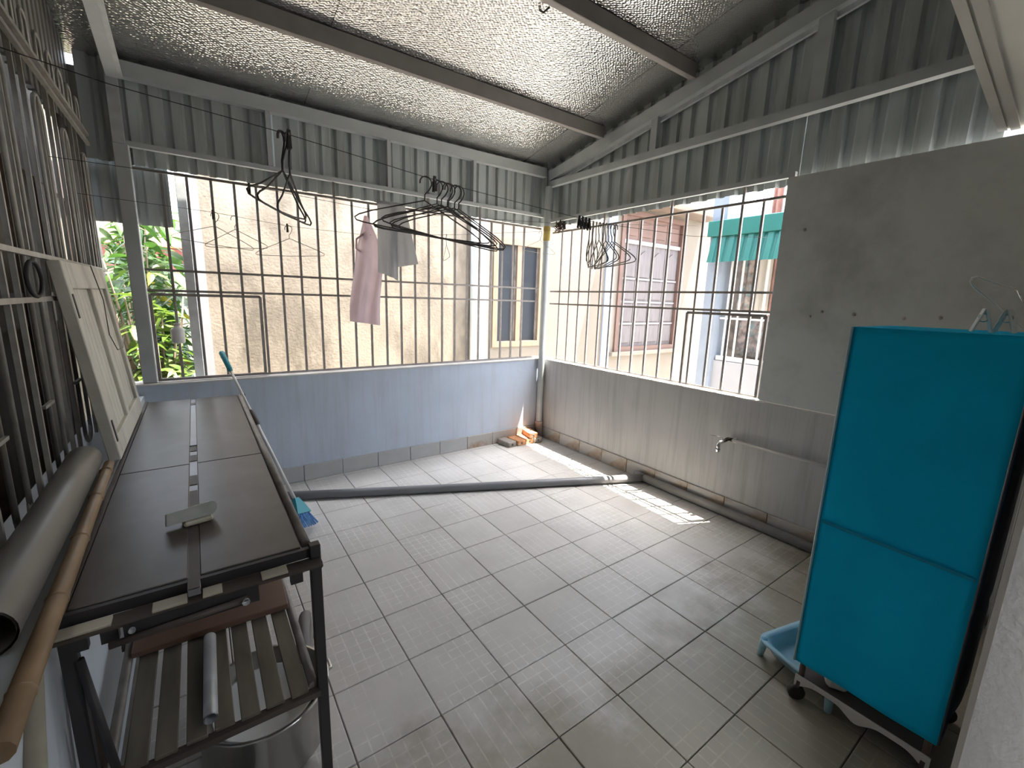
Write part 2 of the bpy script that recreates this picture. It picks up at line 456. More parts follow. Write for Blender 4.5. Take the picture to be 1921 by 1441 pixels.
def tag(o, label=None, cat=None, group=None, kind=None):
    if label: o['label'] = label
    if cat: o['category'] = cat
    if group: o['group'] = group
    if kind: o['kind'] = kind
    return o
def empty(name, loc=(0, 0, 0), rz=0.0):
    o = bpy.data.objects.new(name, None)
    o.empty_display_size = 0.1
    o.location = loc; o.rotation_euler = (0, 0, rz)
    COL.objects.link(o)
    return o
def copy_tree(o, parent=None):
    c = o.copy(); COL.objects.link(c)
    c.parent = parent
    for ch in list(o.children):
        copy_tree(ch, c)
    return c
def part_copy(proto, parent, loc, scale=None, rot=None):
    c = proto.copy(); COL.objects.link(c)
    c.location = loc
    if scale: c.scale = scale
    if rot: c.rotation_euler = rot
    c.parent = parent
    return c
def arc(c, r, a0, a1, n, x=(1, 0, 0), y=(0, 0, 1)):
    c, x, y = V(c), V(x), V(y)
    return [c + (x * math.cos(a0 + (a1 - a0) * i / n) + y * math.sin(a0 + (a1 - a0) * i / n)) * r for i in range(n + 1)]

YA, XB = 0.08, 0.0          # inner faces of the back and right parapets
XL = -3.345                 # inner face of the left parapet
PT = 0.86                   # parapet top
def roof_z(y): return 2.82 - 0.2 * (y - 0.1)
def raft_z(y): return 2.747 - 0.187 * (y - 0.1)

# ------------------------------------------------------------------ floor and its tiles
fl = MB().box((-3.6, -6.0, -0.12), (0.12, 0.2, -0.006)).build('floor', grout_m)
tag(fl, kind='structure')
T, J = 0.3, 0.0042
tile_me = MB().obox((0, 0, -0.004), (T - J, T - J, 0.012), None, 0.0022)
tile0 = None
xs = [-0.024 - T * k for k in range(0, 12)]
ys = [0.024 - T * k for k in range(0, 14)]
def put_tile(x0, x1, y0, y1):
    global tile0
    cx, cy = (x0 + x1) / 2, (y0 + y1) / 2
    sx, sy = (x1 - x0 - J) / (T - J), (y1 - y0 - J) / (T - J)
    dz = random.uniform(-0.0006, 0.0006)
    if tile0 is None:
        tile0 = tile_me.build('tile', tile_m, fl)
        o = tile0
    else:
        o = tile0.copy(); COL.objects.link(o)
    o.location = (cx, cy, dz); o.scale = (sx, sy, 1)
    o.rotation_euler = (random.uniform(-.001, .001), random.uniform(-.001, .001), 0)
for x in xs[:-1]:
    for y in ys[:-1]:
        put_tile(x - T, x, y - T, y)
for y in ys[:-1]:
    put_tile(-0.024, -0.001, y - T, y)
for x in xs[:-1]:
    put_tile(x - T, x, 0.024, YA - 0.001)

# ------------------------------------------------------------------ parapet walls
def corrugated(fn_top, z_bot, a0, a1, to3d, pitch, depth, phase=0.0, thick=0.0008):
    """trapezoid-ribbed sheet running along a; top edge fn_top(a); to3d(a, d, z)"""
    prof = []
    n = int((a1 - a0) / pitch) + 2
    for k in range(-1, n + 1):
        for t, d in ((0.0, 0), (0.50, 0), (0.62, 1), (0.88, 1)):
            prof.append((a0 + phase + (k + t) * pitch, d * depth))
    pts = []
    for (p, d), (p2, d2) in zip(prof, prof[1:]):
        pts.append((p, d))
    def at(a):
        for (p, d), (p2, d2) in zip(prof, prof[1:]):
            if p <= a <= p2 and p2 > p:
                return d + (d2 - d) * (a - p) / (p2 - p)
        return 0
    cols = [(a0, at(a0))] + [q for q in pts if a0 < q[0] < a1] + [(a1, at(a1))]
    mb = MB(); vs = []; fs = []
    for a, d in cols:
        vs.append(to3d(a, d, z_bot)); vs.append(to3d(a, d, fn_top(a)))
    for i in range(len(cols) - 1):
        fs.append((2 * i, 2 * i + 2, 2 * i + 3, 2 * i + 1))
    mb.add(vs, fs)
    return mb

paint_blue = mat('painted_back_parapet', (0.47, 0.53, 0.62), 0.6, var=0.05, scale=3, stain=(0.36, 0.37, 0.38), stain_amt=0.28,
                 stain_scale=2.2, stain_stretch=(9, 9, 0.5), bump=0.12, bscale=25)
wb = MB().box((-3.6, YA, -0.12), (0.12, YA + 0.12, PT)).build('wall_back', paint_blue); tag(wb, kind='structure')
MB().box((-3.6, YA - 0.012, PT), (0.12, YA + 0.13, PT + 0.014), 0.004).build('coping', coping_m, wb)
wr = MB().box((XB, -4.7, -0.12), (XB + 0.12, YA, PT)).build('wall_right', paint_grey); tag(wr, kind='structure')
MB().box((XB - 0.001, -3.5, PT), (XB + 0.13, YA - 0.013, PT + 0.012), 0.004).build('coping', coping_m, wr)
wl = MB().box((XL - 0.19, -4.7, -0.12), (XL, YA, 0.80)).build('wall_left', mat('pale_blue_paint', (0.52, 0.56, 0.60), 0.7, var=0.05), None); tag(wl, kind='structure')

bb = empty('baseboard_back', (0, YA, 0)); tag(bb, kind='structure')
br = empty('baseboard_right', (XB, 0, 0)); tag(br, kind='structure')
sk = None
for k in range(12):
    x1 = -0.024 - 0.3 * k
    x0 = max(x1 - 0.3, XL)
    if x1 <= XL: break
    c = ((x0 + x1) / 2, YA - 0.006, 0.068)
    MB().obox(c, (x1 - x0 - 0.004, 0.012, 0.13), None, 0.003).build('skirting_tile', skirt_m2 if k > 2 else skirt_m, bb, c)
for k in range(13):
    y1 = 0.024 - 0.3 * k; y0 = y1 - 0.3
    c = (XB - 0.006, (y0 + y1) / 2, 0.064)
    MB().obox(c, (0.012, 0.296, 0.122), None, 0.003).build('skirting_tile', skirt_m, br, c)

# upper back wall: corrugated sheets, rail, studs, eave beam
XW0 = -3.30
seams = [-3.472, -2.50, -1.66, -0.87, 0.11]
for i in range(4):
    off = 0.0 if i % 2 else 0.004
    corrugated(lambda a: 2.815, 2.235, seams[i], seams[i + 1] + (0.02 if i < 3 else 0), lambda a, d, z: (a, YA + 0.085 + off + d, z), 0.108, 0.024,
               phase=0.03 * i).build('corrugated_sheet', corr_m, wb)
MB().box((-3.53, YA + 0.085, 2.235), (-3.47, YA + 0.087, 2.722)).build('corner_strip', corr_dark_m, wb)
corrugated(lambda a: 2.30, 1.885, -3.56, -3.095, lambda a, d, z: (a, YA + 0.125 + d, z), 0.108, 0.024, 0.02).build('corrugated_sheet', corr_m, wb)
MB().bar((-3.30, YA + 0.045, 2.34), (-0.03, YA + 0.045, 2.335), 0.035, 0.03).build('rail', steel_m, wb)
MB().bar((-3.30, YA + 0.04, 2.745), (-0.03, YA + 0.04, 2.745), 0.06, 0.085).build('eave_beam', steel_m, wb)
for x in (-2.507, -1.655, -0.86):
    MB().bar((x, YA + 0.04, 2.352), (x, YA + 0.04, 2.705), 0.045, 0.03, up=(1, 0, 0)).build('stud', steel_m, wb)
MB().bar((-3.31, YA + 0.03, 2.33), (-3.31, YA + 0.03, 2.70), 0.055, 0.055).build('stud', steel_lt, wb)
lp = MB().bar((-3.305, YA + 0.045, PT + 0.014), (-3.305, YA + 0.045, 2.33), 0.075, 0.075, bev=0.004).build('post', steel_m, wb)

# upper right wall: gable of corrugated sheets, truss members, flat plate
gs = [0.10, -1.33, -2.2, -3.08]
def bsheet(y1, y0, off, ph):
    return corrugated(lambda a: roof_z(-a) + 0.012, 2.235, -y1, -y0, lambda a, d, z: (XB + 0.055 + off + d, -a, z), 0.132, 0.024, ph)
bsheet(0.19, -1.34, 0.006, 0.0).build('corrugated_sheet', corr_m, wr)
bsheet(-1.33, -2.24, 0.0, 0.05).build('corrugated_sheet', corr_m, wr)
bsheet(-2.22, -3.09, 0.006, 0.02).build('corrugated_sheet', corr_m, wr)
MB().bar((XB + 0.02, YA, 2.285), (XB + 0.02, -2.24, 2.285), 0.03, 0.03).build('rail', steel_m, wr)
MB().bar((XB - 0.005, 0.06, 2.63), (XB - 0.005, -3.06, 2.63), 0.05, 0.055).build('tie_beam', steel_m, wr)
MB().bar((XB - 0.005, 0.06, raft_z(0.06) - 0.05), (XB - 0.005, -3.06, raft_z(-3.06) - 0.05), 0.05, 0.09).build('rafter', steel_m, wr)
MB().bar((XB + 0.03, 0.06, raft_z(0.06) - 0.11), (XB + 0.03, -3.06, raft_z(-3.06) - 0.11), 0.02, 0.03).build('rafter_flange', steel_lt, wr)
for y in (-1.175, -2.30):
    MB().bar((XB + 0.0, y, 2.658), (XB + 0.0, y, raft_z(y) - 0.09), 0.035, 0.06 if y > -2 else 0.075, up=(0, 1, 0)).build('stud', steel_m, wr)
MB().box((XB + 0.0, -4.7, PT + 0.014), (XB + 0.012, -2.215, 2.268)).build('flat_plate', plate_m, wr)
MB().box((XB + 0.0, -2.215, PT + 0.02), (XB + 0.012, -2.207, 2.268)).build('plate_edge', steel_lt, wr)
for y, z in ((-2.50, 1.47), (-2.66, 1.46), (-2.88, 1.45), (-3.02, 1.46), (-2.34, 1.95), (-2.44, 1.44)):
    MB().lathe([(0, -0.004), (0.008, -0.003), (0.009, 0.002)], (XB - 0.001, y, z), (1, 0, 0), 8).build('rivet', bar_m, wr)
MB().box((XB + 0.0, -4.7, 2.31), (XB + 0.05, -3.09, 3.8)).build('wall_infill', house_m, wr)  # unseen closure above the plate, added to block the sun

# left side above the grille: dark corrugated sheet with a slot open to the sky
def lsheet(y1, y0, zb, zt, off=0.0):
    return corrugated((lambda a: roof_z(-a) + 0.012) if zt is None else (lambda a: zt), zb, -y1, -y0, lambda a, d, z: (-3.50 - off - d, -a, z), 0.088, 0.026, 0.01)
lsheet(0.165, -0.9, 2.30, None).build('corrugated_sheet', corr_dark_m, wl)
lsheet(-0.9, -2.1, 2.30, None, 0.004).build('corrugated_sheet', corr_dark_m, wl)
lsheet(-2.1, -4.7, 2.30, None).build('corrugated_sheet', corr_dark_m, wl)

# ------------------------------------------------------------------ roof
cl = empty('ceiling', (-1.6, -2.0, 3.2)); tag(cl, kind='structure')
fx = [-3.62, -3.20, -2.26, -1.315, -0.28, 0.30]
for i in range(5):
    a, b = fx[i], fx[i + 1] + (0.03 if i < 4 else 0)
    dz = 0.003 * (i % 2)
    MB().sheet(lambda u, v: (a + (b - a) * u, 0.22 - 5.2 * v, roof_z(0.22 - 5.2 * v) + dz + 0.0015 * math.sin(v * 40 + i)), 6, 40).build('foil_sheet', foil_m, cl)
MB().sheet(lambda u, v: (-3.7 + 4.1 * u, 0.24 - 5.3 * v, roof_z(0.24 - 5.3 * v) + 0.035), 1, 1, 0.02).build('roof_deck', corr_m, cl)
for y in (-0.66, -1.51, -2.36, -3.21, -4.1):
    zt = roof_z(y) - 0.004
    # C purlin: web with two flanges
    mb = MB()
    mb.box((-3.3, y - 0.003, zt - 0.092), (-0.032, y + 0.003, zt))
    mb.box((-3.3, y, zt - 0.092), (-0.032, y + 0.042, zt - 0.087))
    mb.box((-3.3, y, zt - 0.005), (-0.032, y + 0.042, zt))
    mb.box((-3.3, y + 0.038, zt - 0.087), (-0.032, y + 0.042, zt - 0.072))
    mb.build('purlin', purlin_m, cl)
MB().bar((-3.30, 0.05, raft_z(0.05) - 0.045), (-3.30, -4.6, raft_z(-4.6) - 0.045), 0.055, 0.09).build('rafter', steel_m, cl)
MB().bar((-3.262, 0.05, raft_z(0.05) - 0.075), (-3.262, -4.6, raft_z(-4.6) - 0.075), 0.02, 0.02).build('rafter_flange', steel_lt, cl)
MB().tube([(-1.29, -1.33, roof_z(-1.33) - 0.004), (-1.285, -1.36, roof_z(-1.36) - 0.035), (-1.275, -1.40, roof_z(-1.4) - 0.03)], 0.006, 6).build('screw_hook', wire_m, cl)
# sloping soffit slab over the doorway (white underside, framed edge)
def slab_pt(x, y, dz=0): return V((x, y, 2.30 - 0.155 * x + dz))
sl = MB().sheet(lambda u, v: slab_pt(-0.02 - 1.9 * u, -3.115 - 0.55 * v), 2, 2, 0.0)
mb = MB()
q = [slab_pt(-0.0, -3.11), slab_pt(-1.9, -3.11), slab_pt(-1.9, -3.66), slab_pt(-0.0, -3.66)]
mb.add(q + [p + V((0, 0, 0.06)) for p in q], [(0, 1, 2, 3), (7, 6, 5, 4), (0, 4, 5, 1), (1, 5, 6, 2), (2, 6, 7, 3), (3, 7, 4, 0)])
sf = mb.build('trim_1', slab_m); tag(sf, kind='structure')
MB().bar(slab_pt(-0.0, -3.095, 0.03), slab_pt(-1.9, -3.095, 0.03), 0.03, 0.075).build('edge_frame', slabedge_m, sf)
MB().bar(slab_pt(-0.0, -3.135, -0.004), slab_pt(-1.9, -3.135, -0.004), 0.03, 0.012).build('edge_lip', slabedge_m, sf)
# house wall beside the doorway
wf = MB().box((-1.62, -3.78, -0.1), (-0.001, -3.512, 2.25), 0.012).build('wall_front', house_m); tag(wf, kind='structure')
MB().box((-3.62, -3.98, 2.27), (-0.001, -3.80, 4.0)).build('lintel', house_m, wf)  # unseen, added above the opening to cut light from behind
MB().box((-3.62, -3.98, -0.1), (-1.80, -3.80, 2.27)).build('unseen_wall', house_m, wf)  # unseen wall added behind the camera, width set to limit fill light

# ------------------------------------------------------------------ window grilles
def grille_bar(a, b, parent, m=bar_m, w=0.0155, name='bar'):
    return MB().bar(a, b, w).build(name, m, parent, (V(a) + V(b)) / 2)
YG = YA + 0.045
w1 = empty('window_1', (-1.65, YG, PT + 0.014)); tag(w1, kind='structure')
zb = PT + 0.02
xA = [-3.13 + 0.1303 * k for k in range(23)]
for k, x in enumerate(xA):
    if x > -0.1: break
    top = 2.32 if k in (5, 8, 11, 14, 18) else 2.205
    grille_bar((x, YG, zb), (x, YG, top), w1)
for z in (2.205, 1.605, 1.475):
    grille_bar((-3.265, YG - 0.013, z), (-0.06, YG - 0.013, z), w1, name='rail')
grille_bar((-3.265, YG, zb + 0.006), (-0.06, YG, zb + 0.006), w1, w=0.016, name='rail')
# opening leaf of the grille
for a, b in (((-2.635, YG - 0.013, zb), (-2.635, YG - 0.013, 1.45)), ((-3.25, YG - 0.013, 1.45), (-2.635, YG - 0.013, 1.45)), ((-3.255, YG - 0.013, zb), (-3.255, YG - 0.013, 1.45)), ((-3.25, YG - 0.028, zb + 0.012), (-2.635, YG - 0.028, zb + 0.012))):
    grille_bar(a, b, w1, w=0.018, name='leaf_frame')
XG = XB + 0.04
w2 = empty('window_2', (XG, -1.1, PT + 0.014)); tag(w2, kind='structure')
for k in range(16):
    y = -0.116 - 0.139 * k
    top = 2.27 if k in (4, 9, 13, 15) else 2.165
    grille_bar((XG, y, zb), (XG, y, top), w2)
for z in (2.165, 1.58, 1.455):
    grille_bar((XG - 0.013, 0.02, z), (XG - 0.013, -2.21, z), w2, name='rail')
grille_bar((XG, 0.02, zb + 0.004), (XG, -2.21, zb + 0.004), w2, w=0.014, name='rail')
for a, b in (((XG - 0.013, -1.60, zb), (XG - 0.013, -1.60, 1.43)), ((XG - 0.013, -1.6, 1.43), (XG - 0.013, -2.18, 1.43)), ((XG - 0.013, -2.18, zb), (XG - 0.013, -2.18, 1.43))):
    grille_bar(a, b, w2, w=0.018, name='leaf_frame')
# left grille with looped bars
XLG = -3.46
w3 = empty('window_3', (XLG, -1.2, 0.80)); tag(w3, kind='structure')
zl = 0.803
k = 0
y = 0.02
while y > -2.6:
    if k % 3 == 0:
        # pair closed by a loop at top and bottom
        r = 0.06
        path = arc((XLG, y - r, 2.15), r, 0, math.pi, 8, (0, 1, 0), (0, 0, 1))
        path = [V((XLG, y, zl + r + 0.002))] + path + [V((XLG, y - 2 * r, zl + r + 0.002))]
        path += arc((XLG, y - r, zl + r + 0.008), r, math.pi, 2 * math.pi, 8, (0, 1, 0), (0, 0, 1))
        MB().tube(path, 0.0075, 6).build('looped_bar', bar_lt, w3)
        grille_bar((XLG, y - r, 1.60), (XLG, y - r, 2.205), w3, bar_lt, 0.012)
        y -= 0.12
    else:
        grille_bar((XLG, y, zl), (XLG, y, 2.30), w3, bar_lt, 0.013)
        if k % 3 == 1:
            grille_bar((XLG + 0.012, y + 0.11, 1.1), (XLG + 0.012, y, 1.1), w3, bar_lt, 0.01, 'cross_bar')
    y -= 0.115
    k += 1
for z in (2.34, 2.29, 1.585, 1.44):
    grille_bar((XLG + 0.014, YA, z), (XLG + 0.014, -3.4, z), w3, bar_lt, 0.016, 'rail')
for k in range(14):
    y = 0.0 - 0.19 * k
    pth = [(XLG, y, 2.34), (XLG, y, 2.47), (XLG, y - 0.02, 2.49), (XLG, y - 0.06, 2.49), (XLG, y - 0.08, 2.47), (XLG, y - 0.08, 2.34)]
    MB().tube(pth, 0.006, 6).build('looped_bar', bar_lt, w3)

# ------------------------------------------------------------------ corner post, drain pipes
cp = empty('corner_downpipe', (-0.05, 0.03, 0)); tag(cp, 'grey steel downpipe standing in the corner on a fat plastic socket', 'pipe')
MB().lathe([(0.034, 0.16), (0.034, 2.60)], (-0.045, 0.033, 0), n=16).build('pipe', steel_m, cp)
MB().lathe([(0.0, 0.001), (0.040, 0.001), (0.040, 0.165), (0.044, 0.165), (0.044, 0.185), (0.031, 0.185)], (-0.045, 0.033, 0), n=16).build('socket', mat('pinkish_pvc', (0.42, 0.33, 0.30), 0.5, var=0.2, scale=10), cp)
MB().lathe([(0.035, 2.08), (0.037, 2.09), (0.035, 2.17), (0.038, 2.20), (0.032, 2.235)], (-0.045, 0.033, 0), n=14).build('tape', yellow_tp, cp)
o = MB().tube([(-0.075, -1.385, 0.040), (-0.6, -1.145, 0.036), (-1.3, -0.825, 0.034), (-2.0, -0.505, 0.034), (-2.62, -0.22, 0.036)], 0.031, 12).build('floor_pipe', pvc_dark)
tag(o, 'long dark grey plastic pipe lying across the tiled floor', 'pipe')
dr = empty('wall_drain_pipe', (-0.05, -2.0, 0)); tag(dr, 'dark grey drain pipe running along the foot of the right wall', 'pipe')
MB().tube([(-0.048, -1.40, 0.037), (-0.048, -3.4, 0.037)], 0.033, 12).build('pipe', mat('drain_grey', (0.21, 0.20, 0.19), 0.5, var=0.2), dr)
MB().tube([(-0.048, -1.31, 0.038), (-0.048, -1.40, 0.038)], 0.0365, 12).build('coupling', pvc_dark, dr)

# bricks in the corner
def brick(loc, rz, m, label, size=(0.21, 0.10, 0.055), holes=True):
    e = empty('brick', loc, rz)
    tag(e, label, 'brick', 'bricks stacked in the corner')
    mb = MB().obox((0, 0, size[2] / 2), size, None, 0.005)
    o = mb.build('body', m); o.parent = e
    for sx in (-1, 1):
        h = MB().lathe([(0.0, 0.0), (0.012, 0.0), (0.012, 0.004)], (sx * (size[0] / 2 + 0.0015), 0, size[2] / 2), (-sx, 0, 0), 8).build('hole', dk_int)
        h.parent = e
    return e
brick((-0.505, -0.005, 0.001), math.radians(96), brick_g, 'weathered grey brick at the outer end of the corner brick row')
brick((-0.385, -0.010, 0.001), math.radians(93), brick_m, 'flat sunlit brick in the middle of the corner brick row')
brick((-0.275, -0.012, 0.001), math.radians(88), brick_m, 'lower brick lying under the orange brick in the corner')
brick((-0.205, -0.012, 0.057), math.radians(78), brick_m, 'bright orange brick on top of the corner brick row')
brick((-0.168, -0.02, 0.001), math.radians(88), brick_g, 'dusty brick beside the downpipe socket')

# tap and its supply pipe on the right wall
tp = empty('wall_tap', (-0.03, -2.05, 0.55)); tag(tp, 'chrome tap on a surface mounted pipe along the right wall', 'tap')
MB().tube([(-0.022, -2.075, 0.562), (-0.022, -3.4, 0.562)], 0.011, 8).build('supply_pipe', mat('grey_tube', (0.36, 0.35, 0.34), 0.45, var=0.1), tp)
MB().tube([(-0.022, -2.085, 0.562), (-0.022, -2.055, 0.562), (-0.05, -2.05, 0.555), (-0.075, -2.045, 0.548)], 0.013, 8).build('elbow', dark_m, tp)
MB().tube([(-0.06, -2.048, 0.552), (-0.10, -2.04, 0.545), (-0.115, -2.038, 0.53), (-0.115, -2.038, 0.495)], [0.014, 0.015, 0.013, 0.011], 10).build('spout', chrome, tp)
MB().lathe([(0.013, 0), (0.013, 0.012), (0.016, 0.014), (0.016, 0.02)], (-0.115, -2.038, 0.478), n=10).build('nozzle', chrome, tp)
h = MB().tube([(-0.082, -2.044, 0.56), (-0.082, -2.044, 0.578)], 0.006, 8).build('spindle', chrome, tp)
MB().obox((-0.10, -2.0, 0.582), (0.012, 0.075, 0.006), Matrix.Rotation(math.radians(20), 3, 'Z'), 0.002).build('lever', chrome, tp)
MB().obox((-0.012, -2.10, 0.562), (0.022, 0.02, 0.034), None, 0.003).build('clip', white_pl, tp)

# ------------------------------------------------------------------ long work table with lower shelf
tb = empty('work_table', (-3.07, -1.24, 0)); tag(tb, 'long narrow steel work table with two laminate boards and lower slatted shelf', 'table')
TZ = 0.79
def tpart(mb, name, m): return mb.build(name, m, tb)
for x0, x1 in ((-3.312, -3.098), (-3.072, -2.842)):
    tpart(MB().box((x0, -2.345, TZ - 0.018), (x1, -1.462, TZ), 0.002), 'top_board', laminate)
    tpart(MB().box((x0, -1.460, TZ - 0.018), (x1, -0.125, TZ + 0.001), 0.002), 'top_board', laminate)
tpart(MB().box((-3.0975, -2.40, TZ - 0.02), (-3.0725, -0.125, TZ - 0.004)), 'centre_strip', mat('strip_grey', (0.24, 0.24, 0.26), 0.4, 0.3, var=0.1))
for y0, y1 in ((-0.30, -0.24), (-1.28, -1.20), (-1.42, -1.34), (-1.70, -1.60), (-2.398, -1.76)):
    tpart(MB().box((-3.0965, y0, TZ - 0.0045), (-3.0735, y1, TZ - 0.0015)), 'strip_tape', dark_m)
tpart(MB().obox((-3.085, -1.20, TZ - 0.001), (0.06, 0.006, 0.004)), 'wire_clip', black_m)
tpart(MB().box((-3.328, -2.36, TZ - 0.03), (-3.313, -0.115, TZ + 0.004)), 'side_angle', dark_m)
tpart(MB().tube([(-2.826, -2.33, TZ - 0.008), (-2.826, -0.12, TZ - 0.008)], 0.014, 8), 'side_tube', mat('worn_tube', (0.25, 0.225, 0.2), 0.45, 0.3, var=0.25, scale=12))
tpart(MB().box((-3.328, -2.362, TZ - 0.03), (-2.80, -2.347, TZ - 0.003)), 'end_angle', black_m)
tpart(MB().box((-3.328, -2.415, TZ - 0.036), (-2.80, -2.364, TZ - 0.030)), 'end_angle', dark_m)
for x0, x1 in ((-3.325, -3.235), (-3.165, -3.10), (-3.07, -3.03), (-2.945, -2.885)):
    tpart(MB().box((x0, -2.408, TZ - 0.0305), (x1, -2.372, TZ - 0.024), 0.001), 'end_plate', cream_m)
tpart(MB().box((-3.215, -2.418, TZ - 0.075), (-2.955, -2.412, TZ - 0.030)), 'bracket', black_m)
tpart(MB().tube([(-3.24, -2.425, TZ - 0.065), (-2.98, -2.425, TZ - 0.055)], 0.008, 8), 'cross_rod', dark_m)
tpart(MB().lathe([(0, -0.004), (0.008, -0.003), (0.009, 0.004)], (-2.985, -2.436, TZ - 0.055), (0, -1, 0), 8), 'bolt', steel_lt)
tpart(MB().lathe([(0, -0.004), (0.006, -0.003), (0.007, 0.004)], (-3.20, -2.423, TZ - 0.045), (0, -1, 0), 8), 'bolt', steel_lt)
for x in (-3.29, -3.24, -2.865):
    tpart(MB().box((x - 0.015, -2.405, TZ - 0.07), (x + 0.015, -2.385, TZ - 0.036)), 'lug', black_m)
for x, y in ((-2.81, -2.36), (-2.81, -0.14), (-3.315, -2.36), (-3.315, -0.14)):
    tpart(MB().box((x - 0.014, y - 0.014, 0.001), (x + 0.014, y + 0.014, TZ + (0.008 if x > -3 else -0.032)), 0.002), 'leg', black_m)
tpart(MB().obox((-2.81, -2.36, TZ - 0.055), (0.034, 0.034, 0.022), None, 0.003), 'leg_cap', black_m)
for k in range(3):
    tpart(MB().tube([(-2.83, -2.372, TZ - 0.04 - 0.008 * k), (-2.86, -2.39, TZ - 0.045 - 0.008 * k)], 0.0012, 5), 'binding_wire', steel_lt)
SZ = 0.35
for x in (-3.29, -2.835):
    tpart(MB().tube([(x, -2.36, SZ - 0.005), (x, -0.14, SZ - 0.005)], 0.013, 8), 'shelf_tube', MATS['worn_tube'])
for y in (-2.372, -1.85, -1.2, -0.5):
    tpart(MB().box((-3.315, y - 0.012, SZ - 0.03), (-2.82, y + 0.012, SZ - 0.012)), 'shelf_bearer', dark_m)
for k in range(7):
    x = -3.238 + 0.0605 * k
    tpart(MB().obox((x, -1.70 + random.uniform(-.004, .004), SZ - 0.006), (0.046, 1.34, 0.011), Matrix.Rotation(random.uniform(-.004, .004), 3, 'Z'), 0.002), 'shelf_slat', slat_m)
tpart(MB().tube([(-3.30, -2.37, 0.68), (-3.262, -2.40, 0.36)], 0.009, 8), 'brace', black_m)
tpart(MB().bar((-3.325, -2.30, 0.62), (-3.28, -2.36, 0.02), 0.03, 0.012), 'brace', dark_m)
tpart(MB().tube([(-3.262, -2.405, 0.385), (-3.262, -2.39, 0.355)], 0.013, 8), 'brace_end', redwood)

# things on, under and beside the table
o = MB().obox((-3.055, -1.79, SZ + 0.014), (0.44, 0.36, 0.022), Matrix.Rotation(math.radians(-1.5), 3, 'Z'), 0.003).build('brown_board', board_m)
tag(o, 'reddish brown laminated board lying across the shelf slats', 'board')
bt = MB()
bt.lathe([(0.017, 0), (0.017, 0.34), (0.014, 0.34), (0.014, 0)], (-3.085, -2.345, SZ + 0.018), (0.02, 1, 0.0), 14)
bt.add([], [])
o = bt.build('metal_tube', steel_lt); tag(o, 'short galvanised tube lying lengthwise on the shelf slats', 'tube')

pot = empty('steel_pot', (-2.945, -2.14, 0)); tag(pot, 'round stainless steel pot on the floor under the slatted shelf', 'pot')
MB().lathe([(0.0, 0.002), (0.165, 0.002), (0.18, 0.02), (0.185, 0.20), (0.193, 0.205), (0.193, 0.211), (0.181, 0.209), (0.176, 0.025), (0.0, 0.012)], (-2.945, -2.14, 0), n=36).build('body', st_steel, pot)
MB().tube([(-2.775, -2.07, 0.16), (-2.742, -2.06, 0.165), (-2.735, -2.09, 0.165), (-2.737, -2.12, 0.165), (-2.765, -2.13, 0.16)], 0.006, 8).build('handle', st_steel, pot)
MB().lathe([(0.0, 0.018), (0.10, 0.02), (0.145, 0.055), (0.15, 0.07), (0.143, 0.068), (0.10, 0.028), (0.0, 0.026)], (-2.945, -2.14, 0.10), n=28).build('bowl', white_pl, pot)
o = MB().tube(arc((-2.775, -1.86, 0.11), 0.085, 0, 2 * math.pi * 23 / 24, 23, (0.25, 1, 0), (0, 0, 1)), 0.022, 10, closed=True).build('rubber_ring', mat('grey_rubber', (0.22, 0.20, 0.19), 0.6, var=0.15))
tag(o, 'grey rubber ring standing on edge behind the table leg', 'ring')
o = MB().sheet(lambda u, v: (-3.20 + 0.21 * u, -2.56 + 0.2 * v, 0.02 + 0.085 * math.sin(u * 3.1) * math.sin(v * 3.1) + 0.012 * math.sin(u * 17 + v * 5) + 0.01 * math.cos(v * 19)), 18, 14, 0.006).build('crumpled_cloth', blue_cl)
tag(o, 'crumpled dark blue cloth on the floor under the shelf', 'cloth')
o = MB().sheet(lambda u, v: (-3.06 + 0.09 * u, -2.40 + 0.12 * v, 0.03 + 0.10 * math.sin(u * 3.1) * math.sin(v * 3.1) + 0.012 * math.sin(u * 13 + v * 9)), 12, 12, 0.004).build('plastic_bag', white_pl)
tag(o, 'small crumpled white plastic bag beside the steel pot', 'bag')

hp = empty('plastic_holder', (-3.085, -2.03, TZ)); tag(hp, 'dusty white plastic soap holder lying tilted on the table boards', 'soap holder')
poly = [(-0.062, -0.016), (0.046, -0.016)] + [(0.046 + 0.018 * math.cos(a), 0.004 + 0.020 * math.sin(a)) for a in [-1.57 + 0.3927 * i for i in range(1, 8)]] + [(0.046, 0.024), (-0.062, 0.018)]
MB().prism(poly, (-3.085, -2.045, TZ + 0.034), (0.96, 0.20, 0.0), (0.05, 0.35, 0.9), -0.030).build('tray', dusty_wh, hp)
MB().obox((-3.075, -2.03, TZ + 0.0085), (0.075, 0.05, 0.015), Matrix.Rotation(0.2, 3, 'Z'), 0.005).build('base', mat('yellowed_plastic', (0.58, 0.55, 0.42), 0.5), hp)

